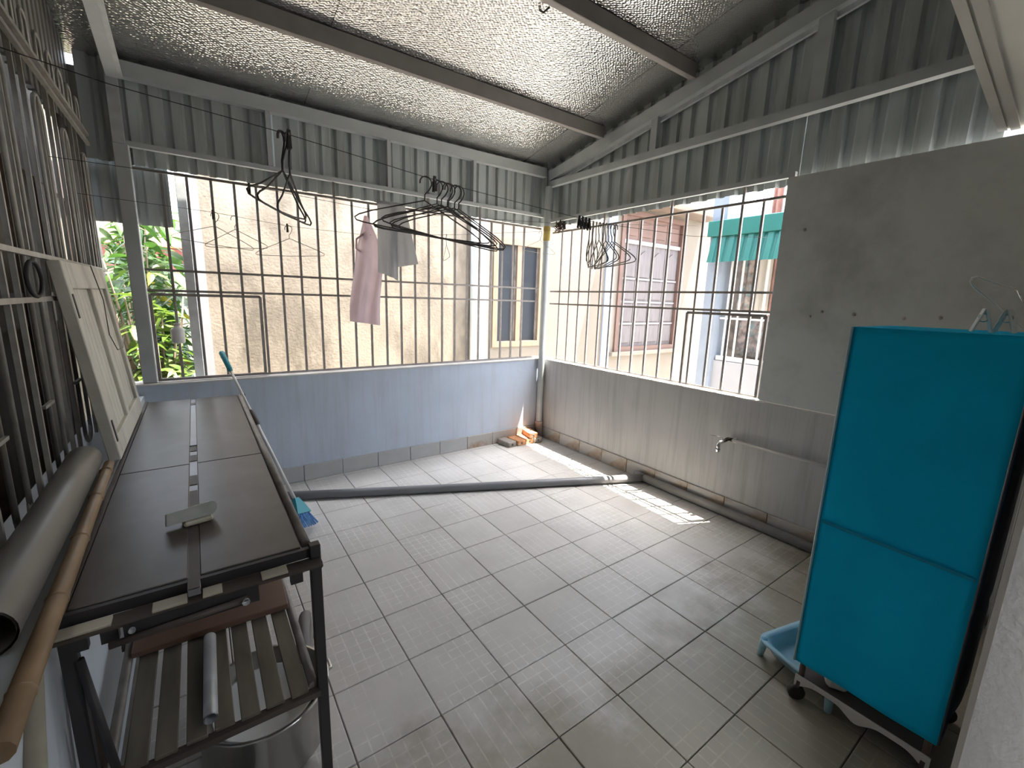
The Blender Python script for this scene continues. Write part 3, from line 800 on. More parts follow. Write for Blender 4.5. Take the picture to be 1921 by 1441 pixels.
o = MB().tube([(-3.398, -2.47, 0.8525), (-3.402, -1.9, 0.8525), (-3.41, -1.40, 0.8525)], 0.0510, 20, caps=False)
o.tube([(-3.398, -2.47, 0.8525), (-3.402, -1.9, 0.8525), (-3.41, -1.40, 0.8525)], 0.0465, 20, caps=False)
o = o.build('plastic_pipe', pvc_m); tag(o, 'thick dusty grey plastic pipe resting on the ledge beside the table', 'pipe')
bm = empty('bamboo_pole', (-3.335, -2.0, 0.818)); tag(bm, 'yellowed bamboo pole lying beside the thick grey pipe', 'pole')
a, b = V((-3.315, -2.74, 0.815)), V((-3.345, -1.40, 0.820))
MB().tube([a.lerp(b, t) for t in (0, .25, .5, .75, 1)], [0.019, 0.0185, 0.018, 0.017, 0.016], 10).build('cane', bamboo_m, bm)
for t in (0.09, 0.30, 0.52, 0.74, 0.93):
    c = a.lerp(b, t); MB().lathe([(0.017, -0.008), (0.0205, -0.002), (0.0205, 0.002), (0.017, 0.008)], c, b - a, 10).build('node', bamboo_m, bm)
bm2 = MB().tube([(-3.345, -2.46, 0.79), (-3.325, -2.72, 0.42), (-3.32, -2.93, 0.001)], 0.019, 10).build('wooden_pole', mat('greyed_wood', (0.33, 0.30, 0.23), 0.7, var=0.2, scale=8))
tag(bm2, 'greyed wooden pole leaning against the ledge below the bamboo', 'pole')
o = MB().obox((-3.435, -1.9, 0.811), (0.022, 1.5, 0.02), None, 0.003).build('wooden_batten', wood_old); tag(o, 'thin brown batten on the ledge behind the thick grey pipe', 'batten')

# leaning shutter
B0, B1 = V((-3.318, -1.325, 0.808)), V((-3.318, -0.385, 0.808))
T0, T1 = V((-3.405, -1.340, 1.577)), V((-3.405, -0.395, 1.577))
ux = (B1 - B0).normalized(); uy = ((T0 - B0) - ux * (T0 - B0).dot(ux)).normalized(); un = ux.cross(uy)     # un points into the room
if un.x < 0: un = -un
SW, SH = (B1 - B0).length, (T0 - B0).length
SM = Matrix((ux, uy, un)).transposed()
sh = empty('leaning_shutter', B0); tag(sh, 'weathered white wooden shutter with two panels leaning on the left grille', 'shutter')
def shp(x0, x1, y0, y1, d0, d1, name, m=shut_m, bev=0.003):
    c = B0 + ux * (x0 + x1) / 2 + uy * (y0 + y1) / 2 + un * (d0 + d1) / 2
    return MB().obox(c, (x1 - x0, y1 - y0, d1 - d0), SM, bev).build(name, m, sh)
sth = 0.038
shp(0, 0.075, 0, SH, -sth, 0, 'stile'); shp(SW - 0.075, SW, 0, SH, -sth, 0, 'stile'); shp(SW * .5 - 0.03, SW * .5 + 0.03, 0.085, SH - 0.10, -sth, 0, 'stile')
shp(0.075, SW - 0.075, 0, 0.085, -sth, 0, 'rail'); shp(0.075, SW - 0.075, SH - 0.10, SH, -sth, 0, 'rail')
for x0, x1 in ((0.075, SW * .5 - 0.03), (SW * .5 + 0.03, SW - 0.075)):
    n = 5; w = (x1 - x0) / n
    for i in range(n):
        shp(x0 + w * i + 0.0008, x0 + w * (i + 1) - 0.0008, 0.085, SH - 0.10, -0.024, -0.014, 'panel_board')
for yy in (0.07, SH - 0.21):
    shp(0.02, 0.04, yy, yy + 0.09, -0.004, 0.003, 'hinge', black_m, 0.001)
wp = [B0 + ux * (SW * .55) + uy * (SH * 1.0) + un * .01, B0 + ux * (SW * .62) + uy * (SH * .8) + un * .012, B0 + ux * (SW * .5) + uy * (SH * .6) + un * .012, B0 + ux * (SW * .55) + uy * (SH * .5) + un * .02, B0 + ux * (SW * .75) + uy * (SH * .49) + un * .02, B0 + ux * (SW * .95) + uy * (SH * .54) + un * .01]
o = MB().tube(wp, 0.0022, 5).build('loose_wire', wire_m); tag(o, 'thin knotted wire dangling over the leaning shutter', 'wire')
o = MB().tube(arc((-3.432, -1.55, 1.505), 0.055, 0, 2 * math.pi * 19 / 20, 19, (0.1, 1, 0), (0, 0, 1)), 0.006, 8, closed=True).build('black_ring', rubber)
tag(o, 'black rubber ring hanging on the left grille rail', 'ring')

# broom leaning on the back parapet
bk = empty('broom', (-2.515, -0.80, 0)); tag(bk, 'broom with teal grip and blue bristles leaning on the back parapet', 'broom')
h0, h1 = V((-2.605, -0.685, 0.18)), V((-2.903, 0.053, 1.07))
MB().tube([h0, h0.lerp(h1, .56)], 0.0105, 10).build('handle', white_met, bk)
MB().tube([h0.lerp(h1, .54), h0.lerp(h1, .93)], 0.009, 10).build('handle', white_met, bk)
MB().tube([h0.lerp(h1, .49), h0.lerp(h1, .50), h0.lerp(h1, .58), h0.lerp(h1, .59)], [0.012, 0.018, 0.017, 0.010], 10).build('joint', dark_m, bk)
MB().tube([h0.lerp(h1, .86), h0.lerp(h1, .87), h0.lerp(h1, .99), h0.lerp(h1, 1.0)], [0.012, 0.0165, 0.018, 0.012], 10).build('grip', teal_pl, bk)
hd = (h0 - h1).normalized(); sd = V((0.55, 0.80, 0)).normalized(); sd = (sd - hd * sd.dot(hd)).normalized()
Mh = Matrix((sd, hd.cross(sd), hd)).transposed()
hm = MB()
q0, q1 = h0 + hd * -0.02, h0 + hd * 0.09
nn = hd.cross(sd)
def ring(c, w, t): return [c + sd * w + nn * t, c - sd * w + nn * t, c - sd * w - nn * t, c + sd * w - nn * t]
vs = ring(q0, 0.018, 0.018) + ring(h0 + hd * 0.03, 0.04, 0.022) + ring(q1, 0.065, 0.02)
hm.add(vs, [(3, 2, 1, 0), (8, 9, 10, 11)] + [(4 * i + j, 4 * i + (j + 1) % 4, 4 * i + 4 + (j + 1) % 4, 4 * i + 4 + j) for i in range(2) for j in range(4)])
hm.build('head', teal_pl, bk)
bmb = MB()
for i in range(90):
    a = random.uniform(-1, 1); t = random.uniform(-1, 1)
    s0 = q1 + sd * a * 0.062 + nn * t * 0.015
    e0 = s0 + hd * 0.085 + sd * a * 0.03 + nn * random.uniform(-.015, .015)
    if e0.z < 0.004: e0 = s0 + (e0 - s0) * max(0.1, (s0.z - 0.004) / (s0.z - e0.z))
    bmb.tube([s0, e0], 0.0022, 4, caps=False)
tag(bmb.build('bristles', bristle_m, bk), kind='stuff')

# ------------------------------------------------------------------ clothes lines, hangers, laundry
def sag(A, Bq, pts): return [V(A)] + [V(p) for p in pts] + [V(Bq)]
W1 = sag((-3.445, -2.20, 1.965), (0.027, -2.11, 1.93), [(-3.14, -2.19, 1.926), (-2.79, -2.18, 1.906), (-2.3, -2.167, 1.862), (-1.557, -2.145, 1.828), (-0.8, -2.125, 1.85)])
W2 = sag((-3.445, -1.0, 1.985), (0.027, -1.607, 2.056), [(-3.008, -1.079, 1.974), (-2.775, -1.119, 1.963), (-2.234, -1.213, 1.918), (-2.141, -1.229, 1.917), (-1.2, -1.40, 1.955)])
W3 = sag((-3.445, -0.50, 1.93), (0.027, -0.60, 2.15), [(-2.902, -0.516, 1.912), (-2.526, -0.527, 1.881), (-2.064, -0.54, 1.876), (-1.40, -0.56, 1.945), (-0.7, -0.58, 2.04)])
for W, nm in ((W1, 'thin clothesline wire carrying the black hangers'), (W2, 'thin clothesline wire holding the pale grey shorts'), (W3, 'thin clothesline wire holding the pink cloth')):
    o = MB().tube(W, 0.0011, 5).build('clothesline', wire_m); tag(o, nm, 'wire')
def on(W, x):
    for a, b in zip(W, W[1:]):
        if a.x <= x <= b.x: return a.lerp(b, (x - a.x) / (b.x - a.x))
    return W[-1].copy()
def hanger(name, hook, ang, m, label, group=None, w=0.42, drop=0.0, r=0.0018, roll=0.0, hh=0.075, sh=0.10):
    """wire hanger; hook point on the line, arms along direction ang (radians from +x)"""
    e = empty(name, hook, ang)
    tag(e, label, 'hanger', group)
    R2 = Matrix.Rotation(roll, 3, 'Y')
    P = lambda x, z: R2 @ V((x, 0, z))
    hr = 0.020
    hk = [P(hr * math.cos(a) , -hr + hr * math.sin(a)) for a in [math.radians(d) for d in (195, 165, 135, 110, 90, 60, 30, 0, -25)]]
    hk += [P(0.012, -hr - 0.022), P(0.0, -hh * .75), P(0.0, -hh)]
    k = MB().tube(hk, r, 6).build('hook', m); k.parent = e
    zs = -hh; zb = -hh - sh; c = 0.018
    path = [P(0, zs), P(w / 2 - 0.05, zs - sh * .62), P(w / 2 - 0.012, zs - sh * .80), P(w / 2, zs - sh * .90), P(w / 2 - 0.006, zb + 0.003), P(w / 2 - 0.03, zb), P(0, zb - 0.003), P(-w / 2 + 0.03, zb),
            P(-w / 2 + 0.006, zb + 0.003), P(-w / 2, zs - sh * .90), P(-w / 2 + 0.012, zs - sh * .80), P(-w / 2 + 0.05, zs - sh * .62)]
    k = MB().tube(path, r, 6, closed=True).build('frame', m); k.parent = e
    return e
GB = 'black hangers bunched on the clothesline'
for i, (x, a, rl, s) in enumerate(((-2.375, -6, 5, .43), (-2.335, 3, 1, .44), (-2.315, -10, 4, .43), (-2.295, 9, 2, .42), (-2.285, 2, 7, .45), (-2.262, -4, 6, .43), (-2.25, 5, 3, .44))):
    p = on(W1, x)
    hanger('wire_hanger', p + V((0, 0, 0.003)), math.radians(a), wire_m, 'black wire hanger in the bunch facing the camera side of the line' if False else 'black wire hanger in the fanned bunch on the clothesline', GB, w=s, roll=math.radians(rl), sh=0.105, r=0.0022)
for i, (x, a, rl) in enumerate(((-2.795, 50, 6), (-2.785, 66, -5), (-2.80, 58, 2))):
    p = on(W1, x)
    hanger('wire_hanger', p + V((0, 0, 0.003)), math.radians(a), wire_m, 'dark wire hanger in the group of three by the steel stud', 'three hangers near the left end of the line', w=0.29, roll=math.radians(rl), sh=0.11, hh=0.10, r=0.0024)
for i in range(9):
    x = -1.60 + 0.021 * i
    p = on(W1, x)
    hanger('wire_hanger', p + V((0, 0, 0.003)), math.radians(42 + 3.0 * i + random.uniform(-6, 6)), wire_gr if i % 3 else wire_m, 'wire hanger in the tight cluster hanging before the right window', 'clustered hangers before the right window', w=0.40, roll=math.radians(random.uniform(-3, 3)), sh=0.105, r=0.0022)
hanger('wire_hanger', on(W3, -2.89) + V((0, 0, .003)), math.radians(15), wire_gr, 'thin grey hanger nearest the steel outside post', w=0.40, roll=math.radians(4))
hanger('wire_hanger', on(W3, -2.526) + V((0, 0, .003)), math.radians(-8), wire_gr, 'thin grey hanger alone before the stained wall', w=0.38, roll=math.radians(-3))
hanger('wire_hanger', on(W3, -1.48) + V((0, 0, .003)), math.radians(70), wire_gr, 'small grey hanger behind the bunch of black hangers', w=0.38)
hanger('wire_hanger', on(W3, -2.80) + V((0, 0, .003)), math.radians(-35), wire_gr, 'thin grey hanger turned sideways before the white strip', w=0.36)
hanger('wire_hanger', on(W3, -0.62) + V((0, 0, .003)), math.radians(10), wire_gr, 'thin grey hanger beside the corner downpipe', w=0.40)
def peg(p, label, m=wire_m, group=None):
    e = empty('clothes_peg', p); tag(e, label, 'peg', group)
    for s in (-1, 1):
        k = MB().obox((0, 0.004 * s, -0.012), (0.010, 0.005, 0.05), Matrix.Rotation(0.18 * s, 3, 'X'), 0.001).build('jaw', m); k.parent = e
    k = MB().tube(arc((0, 0, 0), 0.005, 0, 5.8, 8, (0, 1, 0), (0, 0, 1)), 0.001, 4).build('spring', steel_lt); k.parent = e
GP = 'dark pegs clipped along the clothesline wires'
for W, x in ((W2, -2.775), (W3, -2.90), (W3, -2.53), (W3, -2.07), (W2, -1.1), (W1, -2.78), (W1, -2.345)):
    peg(on(W, x), 'small dark clothes peg clipped on a clothesline wire', wire_m, GP)
for i in range(4):
    peg(on(W1, -1.665 + 0.02 * i) + V((0, 0, -0.002)), 'black plastic peg beside the hanger cluster at the right window', rubber, 'black pegs next to the hanger cluster')
# pink cloth
pc = on(W3, -2.064)
def pink(u, v):
    wv = (0.010 + 0.066 * min(1, v * 3.2) + 0.028 * v)
    x = (u - 0.5) * 2 * wv
    return (pc.x + x + 0.018 * math.sin(v * 5), pc.y + 0.022 * math.sin(u * 11 + v * 2.5) * (0.3 + v) - 0.01, pc.z + 0.12 - 0.70 * v - 0.03 * (u - .5) * v)
o = MB().sheet(pink, 26, 30).build('pink_cloth', pink_f); tag(o, 'faded pink cloth pinned by one corner to the clothesline', 'cloth')
o = MB().tube([(pc.x - 0.02, pc.y, pc.z - 0.12), (pc.x - 0.065, pc.y, pc.z - 0.09), (pc.x - 0.06, pc.y, pc.z - 0.03), (pc.x - 0.01, pc.y, pc.z + 0.005)], 0.006, 6).build('cloth_strap', pink_f, o)
# pale grey shorts: waistband folded over the wire, two legs
sc = on(W2, -2.165); sc.z += 0.035
shr = empty('hanging_shorts', sc); tag(shr, 'pale grey shorts folded over the clothesline beside the pink cloth', 'shorts')
def shorts(leg):
    def f(u, v):
        hw = 0.075 + 0.045 * v
        x0 = -hw + (hw) * leg if leg else -hw
        if leg == 0: xa, xb = -0.075 - 0.005 * v, 0.03
        else: xa, xb = -0.01, 0.07 + 0.07 * v
        x = xa + (xb - xa) * u
        bulge = 0.03 * math.sin(u * math.pi) * (0.3 + v) * (1 if leg else -1) * 0.6
        return (sc.x + 0.02 + x, sc.y - 0.012 + bulge - 0.01 * leg + 0.007 * math.sin(u * 16 + 2 * leg) * v, sc.z + 0.004 - (0.35 if leg == 0 else 0.325) * v + (0.03 * u * v if leg else -0.04 * u * v))
    return f
MB().sheet(shorts(0), 12, 18).build('trouser_leg', grey_f, shr)
MB().sheet(shorts(1), 14, 18).build('trouser_leg', grey_f, shr)
MB().tube([(sc.x - 0.055, sc.y - 0.012, sc.z + 0.004), (sc.x + 0.09, sc.y - 0.012, sc.z + 0.006)], 0.009, 8).build('waistband', grey_f, shr)
# rag bundle on the corner, white bottle on the back grille
mb = MB()
for k in range(12):
    a = random.uniform(0, 6.28)
    c = V((0.0 + random.uniform(-.02, .02), -0.10 + random.uniform(-.04, .04), 2.21 + random.uniform(-.03, .04)))
    mb.tube([c + V((random.uniform(-.03, .02), random.uniform(-.05, .05), random.uniform(-.04, .04))) for _ in range(5)], 0.006, 5)
o = mb.build('rag_bundle', mat('brown_rag', (0.10, 0.075, 0.065), 0.9, var=0.3)); tag(o, 'bundle of dark rags tied beside the corner downpipe top', 'rags')
bo = empty('white_jug', (-3.132, YG - 0.03, 1.135)); tag(bo, 'small white plastic jug tied to the back grille bar', 'jug')
MB().lathe([(0, 0), (0.034, 0.0), (0.038, 0.008), (0.038, 0.085), (0.030, 0.10), (0.016, 0.108), (0.016, 0.122), (0.0, 0.124)], (-3.132, YG - 0.048, 1.135), n=16).build('body', white_pl, bo)
MB().lathe([(0.019, 0.115), (0.019, 0.130), (0.0, 0.131)], (-3.132, YG - 0.048, 1.135), n=12).build('cap', cloth_w, bo)
MB().tube([(-3.132, YG - 0.048, 1.265), (-3.128, YG - 0.02, 1.33), (-3.13, YG - 0.012, 1.47)], 0.002, 5).build('tie', wire_gr, bo)

# ------------------------------------------------------------------ cloth-covered rack
rk = empty('covered_rack', (-1.05, -3.25, 0)); tag(rk, 'tall wheeled rack under a blue cloth cover by the doorway', 'rack')
x0, x1, y0, y1 = -1.265, -0.86, -3.455, -3.055
def face(xa, ya, xb, yb, zt, zbm, amp):
    d = V((xb - xa, yb - ya, 0)); nrm = V((d.y, -d.x, 0)).normalized()
    def f(u, v):
        z = zt + (zbm(u) - zt) * v
        w = amp * (math.sin(v * 5 + u * 2) * 0.5 + 0.6 * math.sin(u * 9 + v * 1.5) * (v * .6 + .2)) * math.sin(math.pi * min(1, max(0, u)))
        fold = -0.003 * math.exp(-((z - (0.62 - 0.10 * u)) / 0.012) ** 2)
        return V((xa, ya, z)) + V((d.x, d.y, 0)) * u + nrm * (w + fold)
    return f
MB().sheet(face(x0, y1, x0, y0, 1.43, lambda u: 0.165 - 0.0 * u, 0.006), 20, 60, 0.0015).build('front_cover', blue_f, rk)
MB().sheet(face(x1, y1 + 0.004, x0, y1 + 0.004, 1.43, lambda u: 0.17, 0.005), 14, 40, 0.0015).build('side_cover', blue_f, rk)
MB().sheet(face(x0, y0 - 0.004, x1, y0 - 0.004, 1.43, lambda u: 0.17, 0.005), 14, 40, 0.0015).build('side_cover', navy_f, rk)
MB().sheet(lambda u, v: (x0 - 0.002 + (x1 - x0 + .004) * u, y0 - .004 + (y1 - y0 + .008) * v, 1.432 - 0.012 * math.sin(u * 3.14) * math.sin(v * 3.14)), 10, 10, 0.0015).build('top_cover', blue_f, rk)
MB().bar((x0 - 0.0065, y1 - 0.005, 0.745), (x0 - 0.0065, y0 + 0.005, 0.735), 0.003, 0.010).build('rod_shade', mat('rod_shade_blue', (0.0, 0.30, 0.50), 0.8, var=0.05), rk)  # dark strip painting the shade of a shelf rod behind the cloth
MB().tube([(x0 - 0.003, y1 + 0.004, 0.165), (x0 - 0.003, y1 + 0.004, 1.43)], 0.004, 6).build('piping', ltblue, rk)
for x in (x0 + 0.02, x1 - 0.02):
    for y in (y0 + 0.02, y1 - 0.02):
        MB().tube([(x, y, 0.085), (x, y, 1.42)], 0.010, 8).build('upright', mat('brown_tube', (0.22, 0.16, 0.14), 0.45, 0.3, var=0.15), rk)
        wh = MB().lathe([(0.0, -0.011), (0.026, -0.011), (0.030, -0.006), (0.030, 0.006), (0.026, 0.011), (0.0, 0.011)], (x - 0.012, y + 0.004, 0.0305), (0.75, 0.65, 0), 14).build('castor_wheel', rubber, rk)
        MB().bar((x - 0.006, y + 0.002, 0.05), (x, y, 0.088), 0.03, 0.012).build('castor_fork', dark_m, rk)
MB().tube([(x0 + 0.02, y0 + 0.02, 1.41), (x0 + 0.02, y1 - 0.02, 1.41), (x1 - 0.02, y1 - 0.02, 1.41), (x1 - 0.02, y0 + 0.02, 1.41)], 0.009, 8, closed=True).build('top_frame', MATS['brown_tube'], rk)
# scalloped white base strips
def scallop(o, d, L, name):
    pts_t, pts_b = [], []
    n = 40
    for i in range(n + 1):
        t = i / n
        up = 0.105
        m_ = 0.5 * (1 + math.cos(2 * math.pi * (2 * t)))       # deep at ends and middle
        lo = up - 0.018 - 0.030 * m_ ** 2.5
        pts_t.append((t * L, up)); pts_b.append((t * L, lo))
    poly = pts_t + pts_b[::-1]
    return MB().prism(poly, o, d, (0, 0, 1), 0.006).build(name, white_met, rk)
scallop((x0 + 0.004, y0 + 0.005, 0), (0, 1, 0), y1 - y0 - 0.01, 'base_strip')
scallop((x1 - 0.01, y0 + 0.005, 0), (0, 1, 0), y1 - y0 - 0.01, 'base_strip')
MB().box((x0 + 0.012, y0 + 0.012, 0.088), (x1 - 0.012, y1 - 0.012, 0.094)).build('base_shelf', mat('base_shelf', (0.07, 0.06, 0.055), 0.6), rk)
MB().tube([(-0.84, y0 - 0.016, 0.33), (-0.84, y0 - 0.016, 1.43)], 0.005, 6).build('zip_rod', white_met, rk)

# things on the rack top
h = empty('white_hanger', (-0.45, -3.24, 1.60)); tag(h, 'white plastic hanger sticking up behind the blue rack cover', 'hanger')
pp = [V((-1.02, -3.178, 1.585)), V((-1.023, -3.172, 1.572)), V((-1.02, -3.166, 1.565))]
hv = lambda u_, v_, d_: CAM + (V((CR[0][0], CR[0][1], CR[0][2])) * ((u_ - 960.5) / 825.73) + V((CR[1][0], CR[1][1], CR[1][2])) * ((v_ - 720.5) / 825.73) + V((CR[2][0], CR[2][1], CR[2][2]))) * d_
pth = [hv(1908, 543, 1.52), hv(1870, 532, 1.50), hv(1833, 519, 1.48), hv(1824, 521, 1.475), hv(1821, 528, 1.475), hv(1826, 537, 1.48), hv(1860, 565, 1.50), hv(1892, 593, 1.52), hv(1930, 625, 1.55), hv(1985, 668, 1.58)]
h.location = pth[7]
MB().tube(pth, 0.0032, 7).build('frame', white_pl, h)
MB().tube([hv(1908, 543, 1.52), hv(1916, 560, 1.52), hv(1926, 575, 1.52), hv(1940, 570, 1.52), hv(1945, 555, 1.52)], 0.0025, 7).build('hook', chrome, h)
c = hv(1893, 612, 1.53)
def clip(c, label, tw):
    e = empty('plastic_clip', c); tag(e, label, 'clip', 'white clips on the rack top')
    for s in (-1, 1):
        k = MB().obox((0, 0.012 * s, 0.012), (0.026, 0.004, 0.075), Matrix.Rotation(tw, 3, 'Z') @ Matrix.Rotation(0.28 * s, 3, 'X'), 0.0015).build('jaw', white_pl); k.parent = e
    k = MB().tube(arc((0, 0, 0.02), 0.012, 0, 5.8, 10, (0, 1, 0), (0, 0, 1)), 0.002, 5).build('spring', chrome); k.parent = e
clip(V((-1.05, -3.315, 1.455)), 'white plastic clip standing on the blue rack top', 0.4)
clip(V((-1.02, -3.36, 1.455)), 'white plastic clip standing on the blue rack top', -0.3)

# light blue footed tray on the floor
tr = empty('footed_tray', (-1.06, -3.02, 0)); tag(tr, 'light blue footed plastic tray pushed under the rack', 'tray')
e1 = V((0.97, -0.235, 0)).normalized(); e2 = V((-0.235, -0.97, 0)).normalized()
tc0 = V((-1.165, -2.862, 0)) + e1 * 0.165 + e2 * 0.165
def rr(w, h_, r, n=5):
    out = []
    for cx, cy, a0 in ((w - r, h_ - r, 0), (-w + r, h_ - r, 90), (-w + r, -h_ + r, 180), (w - r, -h_ + r, 270)):
        for i in range(n + 1):
            a = math.radians(a0 + 90 * i / n); out.append((cx + r * math.cos(a), cy + r * math.sin(a)))
    return out
def loopmesh(rings):
    mb = MB(); vs = []; fs = []
    n = len(rings[0][0])
    for pts, z in rings:
        vs += [tc0 + e1 * x + e2 * y_ + V((0, 0, z * 0.8)) for x, y_ in pts]
    for i in range(len(rings) - 1):
        for j in range(n):
            fs.append((i * n + j, i * n + (j + 1) % n, (i + 1) * n + (j + 1) % n, (i + 1) * n + j))
    fs.append(tuple((len(rings) - 1) * n + j for j in range(n)))
    return mb.add(vs, fs, True)
loopmesh([(rr(.150, .150, .05), 0.088), (rr(.165, .165, .055), 0.096), (rr(.165, .165, .055), 0.104), (rr(.150, .150, .05), 0.104), (rr(.138, .138, .05), 0.098), (rr(.118, .118, .045), 0.042), (rr(.06, .06, .02), 0.040)]).build('basin', ltblue, tr)
loopmesh([(rr(.150, .150, .05), 0.088), (rr(.128, .128, .05), 0.036), (rr(.06, .06, .02), 0.034)]).build('basin_underside', ltblue, tr)
for sx in (-1, 1):
    for sy in (-1, 1):
        c = tc0 + e1 * sx * 0.138 + e2 * sy * 0.138
        MB().tube([c + V((0, 0, 0.074)), c + (e1 * sx + e2 * sy) * 0.006 + V((0, 0, 0.001))], [0.017, 0.012], 10).build('foot', ltblue, tr)
        MB().lathe([(0.0, 0.0845), (0.011, 0.0845), (0.013, 0.083)], c, n=10).build('corner_boss', mat('blue_boss', (0.10, 0.33, 0.48), 0.4), tr)
st = MB().obox((-1.17, -3.16, 0.121), (0.09, 0.07, 0.05), Matrix.Rotation(0.5, 3, 'Z'), 0.012).build('soap_box', white_pl)
tag(st, 'small white plastic box on the rack base beside the blue tray', 'box')

# ------------------------------------------------------------------ outside: neighbour house behind the back window
gr = MB().box((-20, -16, -0.5), (25, 24, -0.35)).build('ground', ground_m); tag(gr, kind='structure')
NY = 1.5
nh = empty('neighbour_house', (1.2, NY, -0.35)); tag(nh, 'neighbour house with stained beige wall and wooden shutters', 'house')
def np_(mb, name, m): return mb.build(name, m, nh)
# wall in pieces around the openings
wx0, wx1 = 0.26, 1.12      # window opening
sx0, sx1 = 2.72, 4.42      # shutter opening
wz0, wz1, sz0, sz1 = 0.83, 2.29, 0.66, 2.98
np_(MB().box((-2.915, NY, -0.35), (0.0, NY + 0.25, 4.2)), 'wall', wall_ext)
mb = MB()
for a, b in (((0.0, NY, -0.35), (wx0, NY + 0.25, 4.2)), ((wx0, NY, -0.35), (wx1, NY + 0.25, wz0)), ((wx0, NY, wz1), (wx1, NY + 0.25, 4.2)), ((wx1, NY, -0.35), (sx0, NY + 0.25, 4.2)),
             ((sx0, NY, -0.35), (sx1, NY + 0.25, sz0)), ((sx0, NY, sz1), (sx1, NY + 0.25, 3.6)), ((sx1, NY, -0.35), (5.35, NY + 0.25, 3.6))):
    mb.box(a, b)
np_(mb, 'wall', wall_ext2)
np_(MB().box((-3.0, NY - 0.05, -0.35), (-2.915, NY + 0.25, 4.2)), 'corner_strip', white_r)
np_(MB().tube([(-0.07, NY - 0.07, -0.35), (-0.07, NY - 0.07, 4.0)], 0.05, 12), 'downpipe', steel_m)
np_(MB().box((0.0, NY - 0.06, -0.35), (0.15, NY - 0.001, 4.2)), 'pilaster', white_r)
# window with wooden frame, two sashes and a mullion
def frame_box(x0, x1, z0, z1, w, d0, d1, m, nm):
    mb = MB(); mb.box((x0, d0, z0), (x0 + w, d1, z1)); mb.box((x1 - w, d0, z0), (x1, d1, z1)); mb.box((x0 + w, d0, z1 - w), (x1 - w, d1, z1)); mb.box((x0 + w, d0, z0), (x1 - w, d1, z0 + w))
    return np_(mb, nm, m)
wfm = frame_box(wx0, wx1, wz0, wz1, 0.075, NY - 0.02, NY + 0.09, tan_wood, 'window_frame')
MB().box(((wx0 + wx1) / 2 - 0.035, NY - 0.01, wz0 + 0.075), ((wx0 + wx1) / 2 + 0.035, NY + 0.07, wz1 - 0.075)).build('mullion', tan_wood, wfm)
for s0, s1 in ((wx0 + 0.075, (wx0 + wx1) / 2 - 0.035), ((wx0 + wx1) / 2 + 0.035, wx1 - 0.075)):
    mb = MB(); w = 0.03
    mb.box((s0, NY + 0.02, wz0 + .075), (s0 + w, NY + .06, wz1 - .075)); mb.box((s1 - w, NY + 0.02, wz0 + .075), (s1, NY + .06, wz1 - .075))
    mb.build('sash', dk_int, wfm)
    MB().box((s0 + w, NY + 0.035, wz0 + .075), (s1 - w, NY + .045, wz1 - .075)).build('pane', pane_m, wfm)
# shutters: four leaves with raised panels, a row of transom panels above
sw = (sx1 - sx0 - 0.16) / 4
frame_box(sx0, sx1, sz0, sz1, 0.08, NY - 0.03, NY + 0.10, redwood, 'shutter_frame')
for k in range(4):
    a = sx0 + 0.08 + sw * k; b = a + sw
    lf = np_(MB().box((a + 0.006, NY + 0.03, sz0 + 0.08), (b - 0.006, NY + 0.06, 2.46)), 'shutter_leaf', shutwood)
    for (z0, z1) in ((0.80, 1.10), (1.17, 1.47), (1.55, 1.86)):
        MB().obox(((a + b) / 2, NY + 0.024, (z0 + z1) / 2), (sw - 0.11, 0.02, z1 - z0), None, 0.008).build('panel', shutwood, lf)
        MB().box((a + 0.01, NY + 0.012, z1 + 0.02), (b - 0.01, NY + 0.03, z1 + 0.05)).build('rail', mat('bleached_wood', (0.18, 0.165, 0.168), 0.75, var=0.12), lf)
    hw = (sw - 0.11) / 2
    poly = [(-hw, 0), (hw, 0), (hw, 0.34), (hw * .5, 0.40), (0, 0.44), (-hw * .5, 0.40), (-hw, 0.34)]
    MB().prism(poly, ((a + b) / 2, NY + 0.030, 1.93), (1, 0, 0), (0, 0, 1), 0.018).build('panel', shutwood, lf)
    tp_ = np_(MB().box((a + 0.006, NY + 0.03, 2.52), (b - 0.006, NY + 0.06, sz1 - 0.08)), 'transom', redwood)
    MB().obox(((a + b) / 2, NY + 0.024, 2.71), (sw - 0.12, 0.02, 0.24), None, 0.008).build('panel', redwood, tp_)
np_(MB().box((sx0 + 0.08, NY - 0.005, 2.46), (sx1 - 0.08, NY + 0.05, 2.52)), 'transom_rail', white_r)
np_(MB().box((sx0 - 0.1, NY - 0.08, sz0 - 0.07), (sx1 + 0.1, NY, sz0), 0.01), 'sill', wall_ext2)
np_(MB().box((sx0 - 0.25, NY - 0.42, 3.02), (sx1 + 0.55, NY, 3.10), 0.01), 'canopy', wood_old)
np_(MB().box((2.40, NY - 0.03, -0.35), (2.60, NY, 4.2)), 'pilaster', paleblue)
np_(MB().box((-3.05, NY - 0.1, 4.2), (5.4, NY + 1.5, 4.35)), 'roof_slab', ground_m)
np_(MB().box((-2.9, NY + 0.25, -0.35), (5.3, NY + 0.3, 4.2)), 'inner_wall', dk_int)

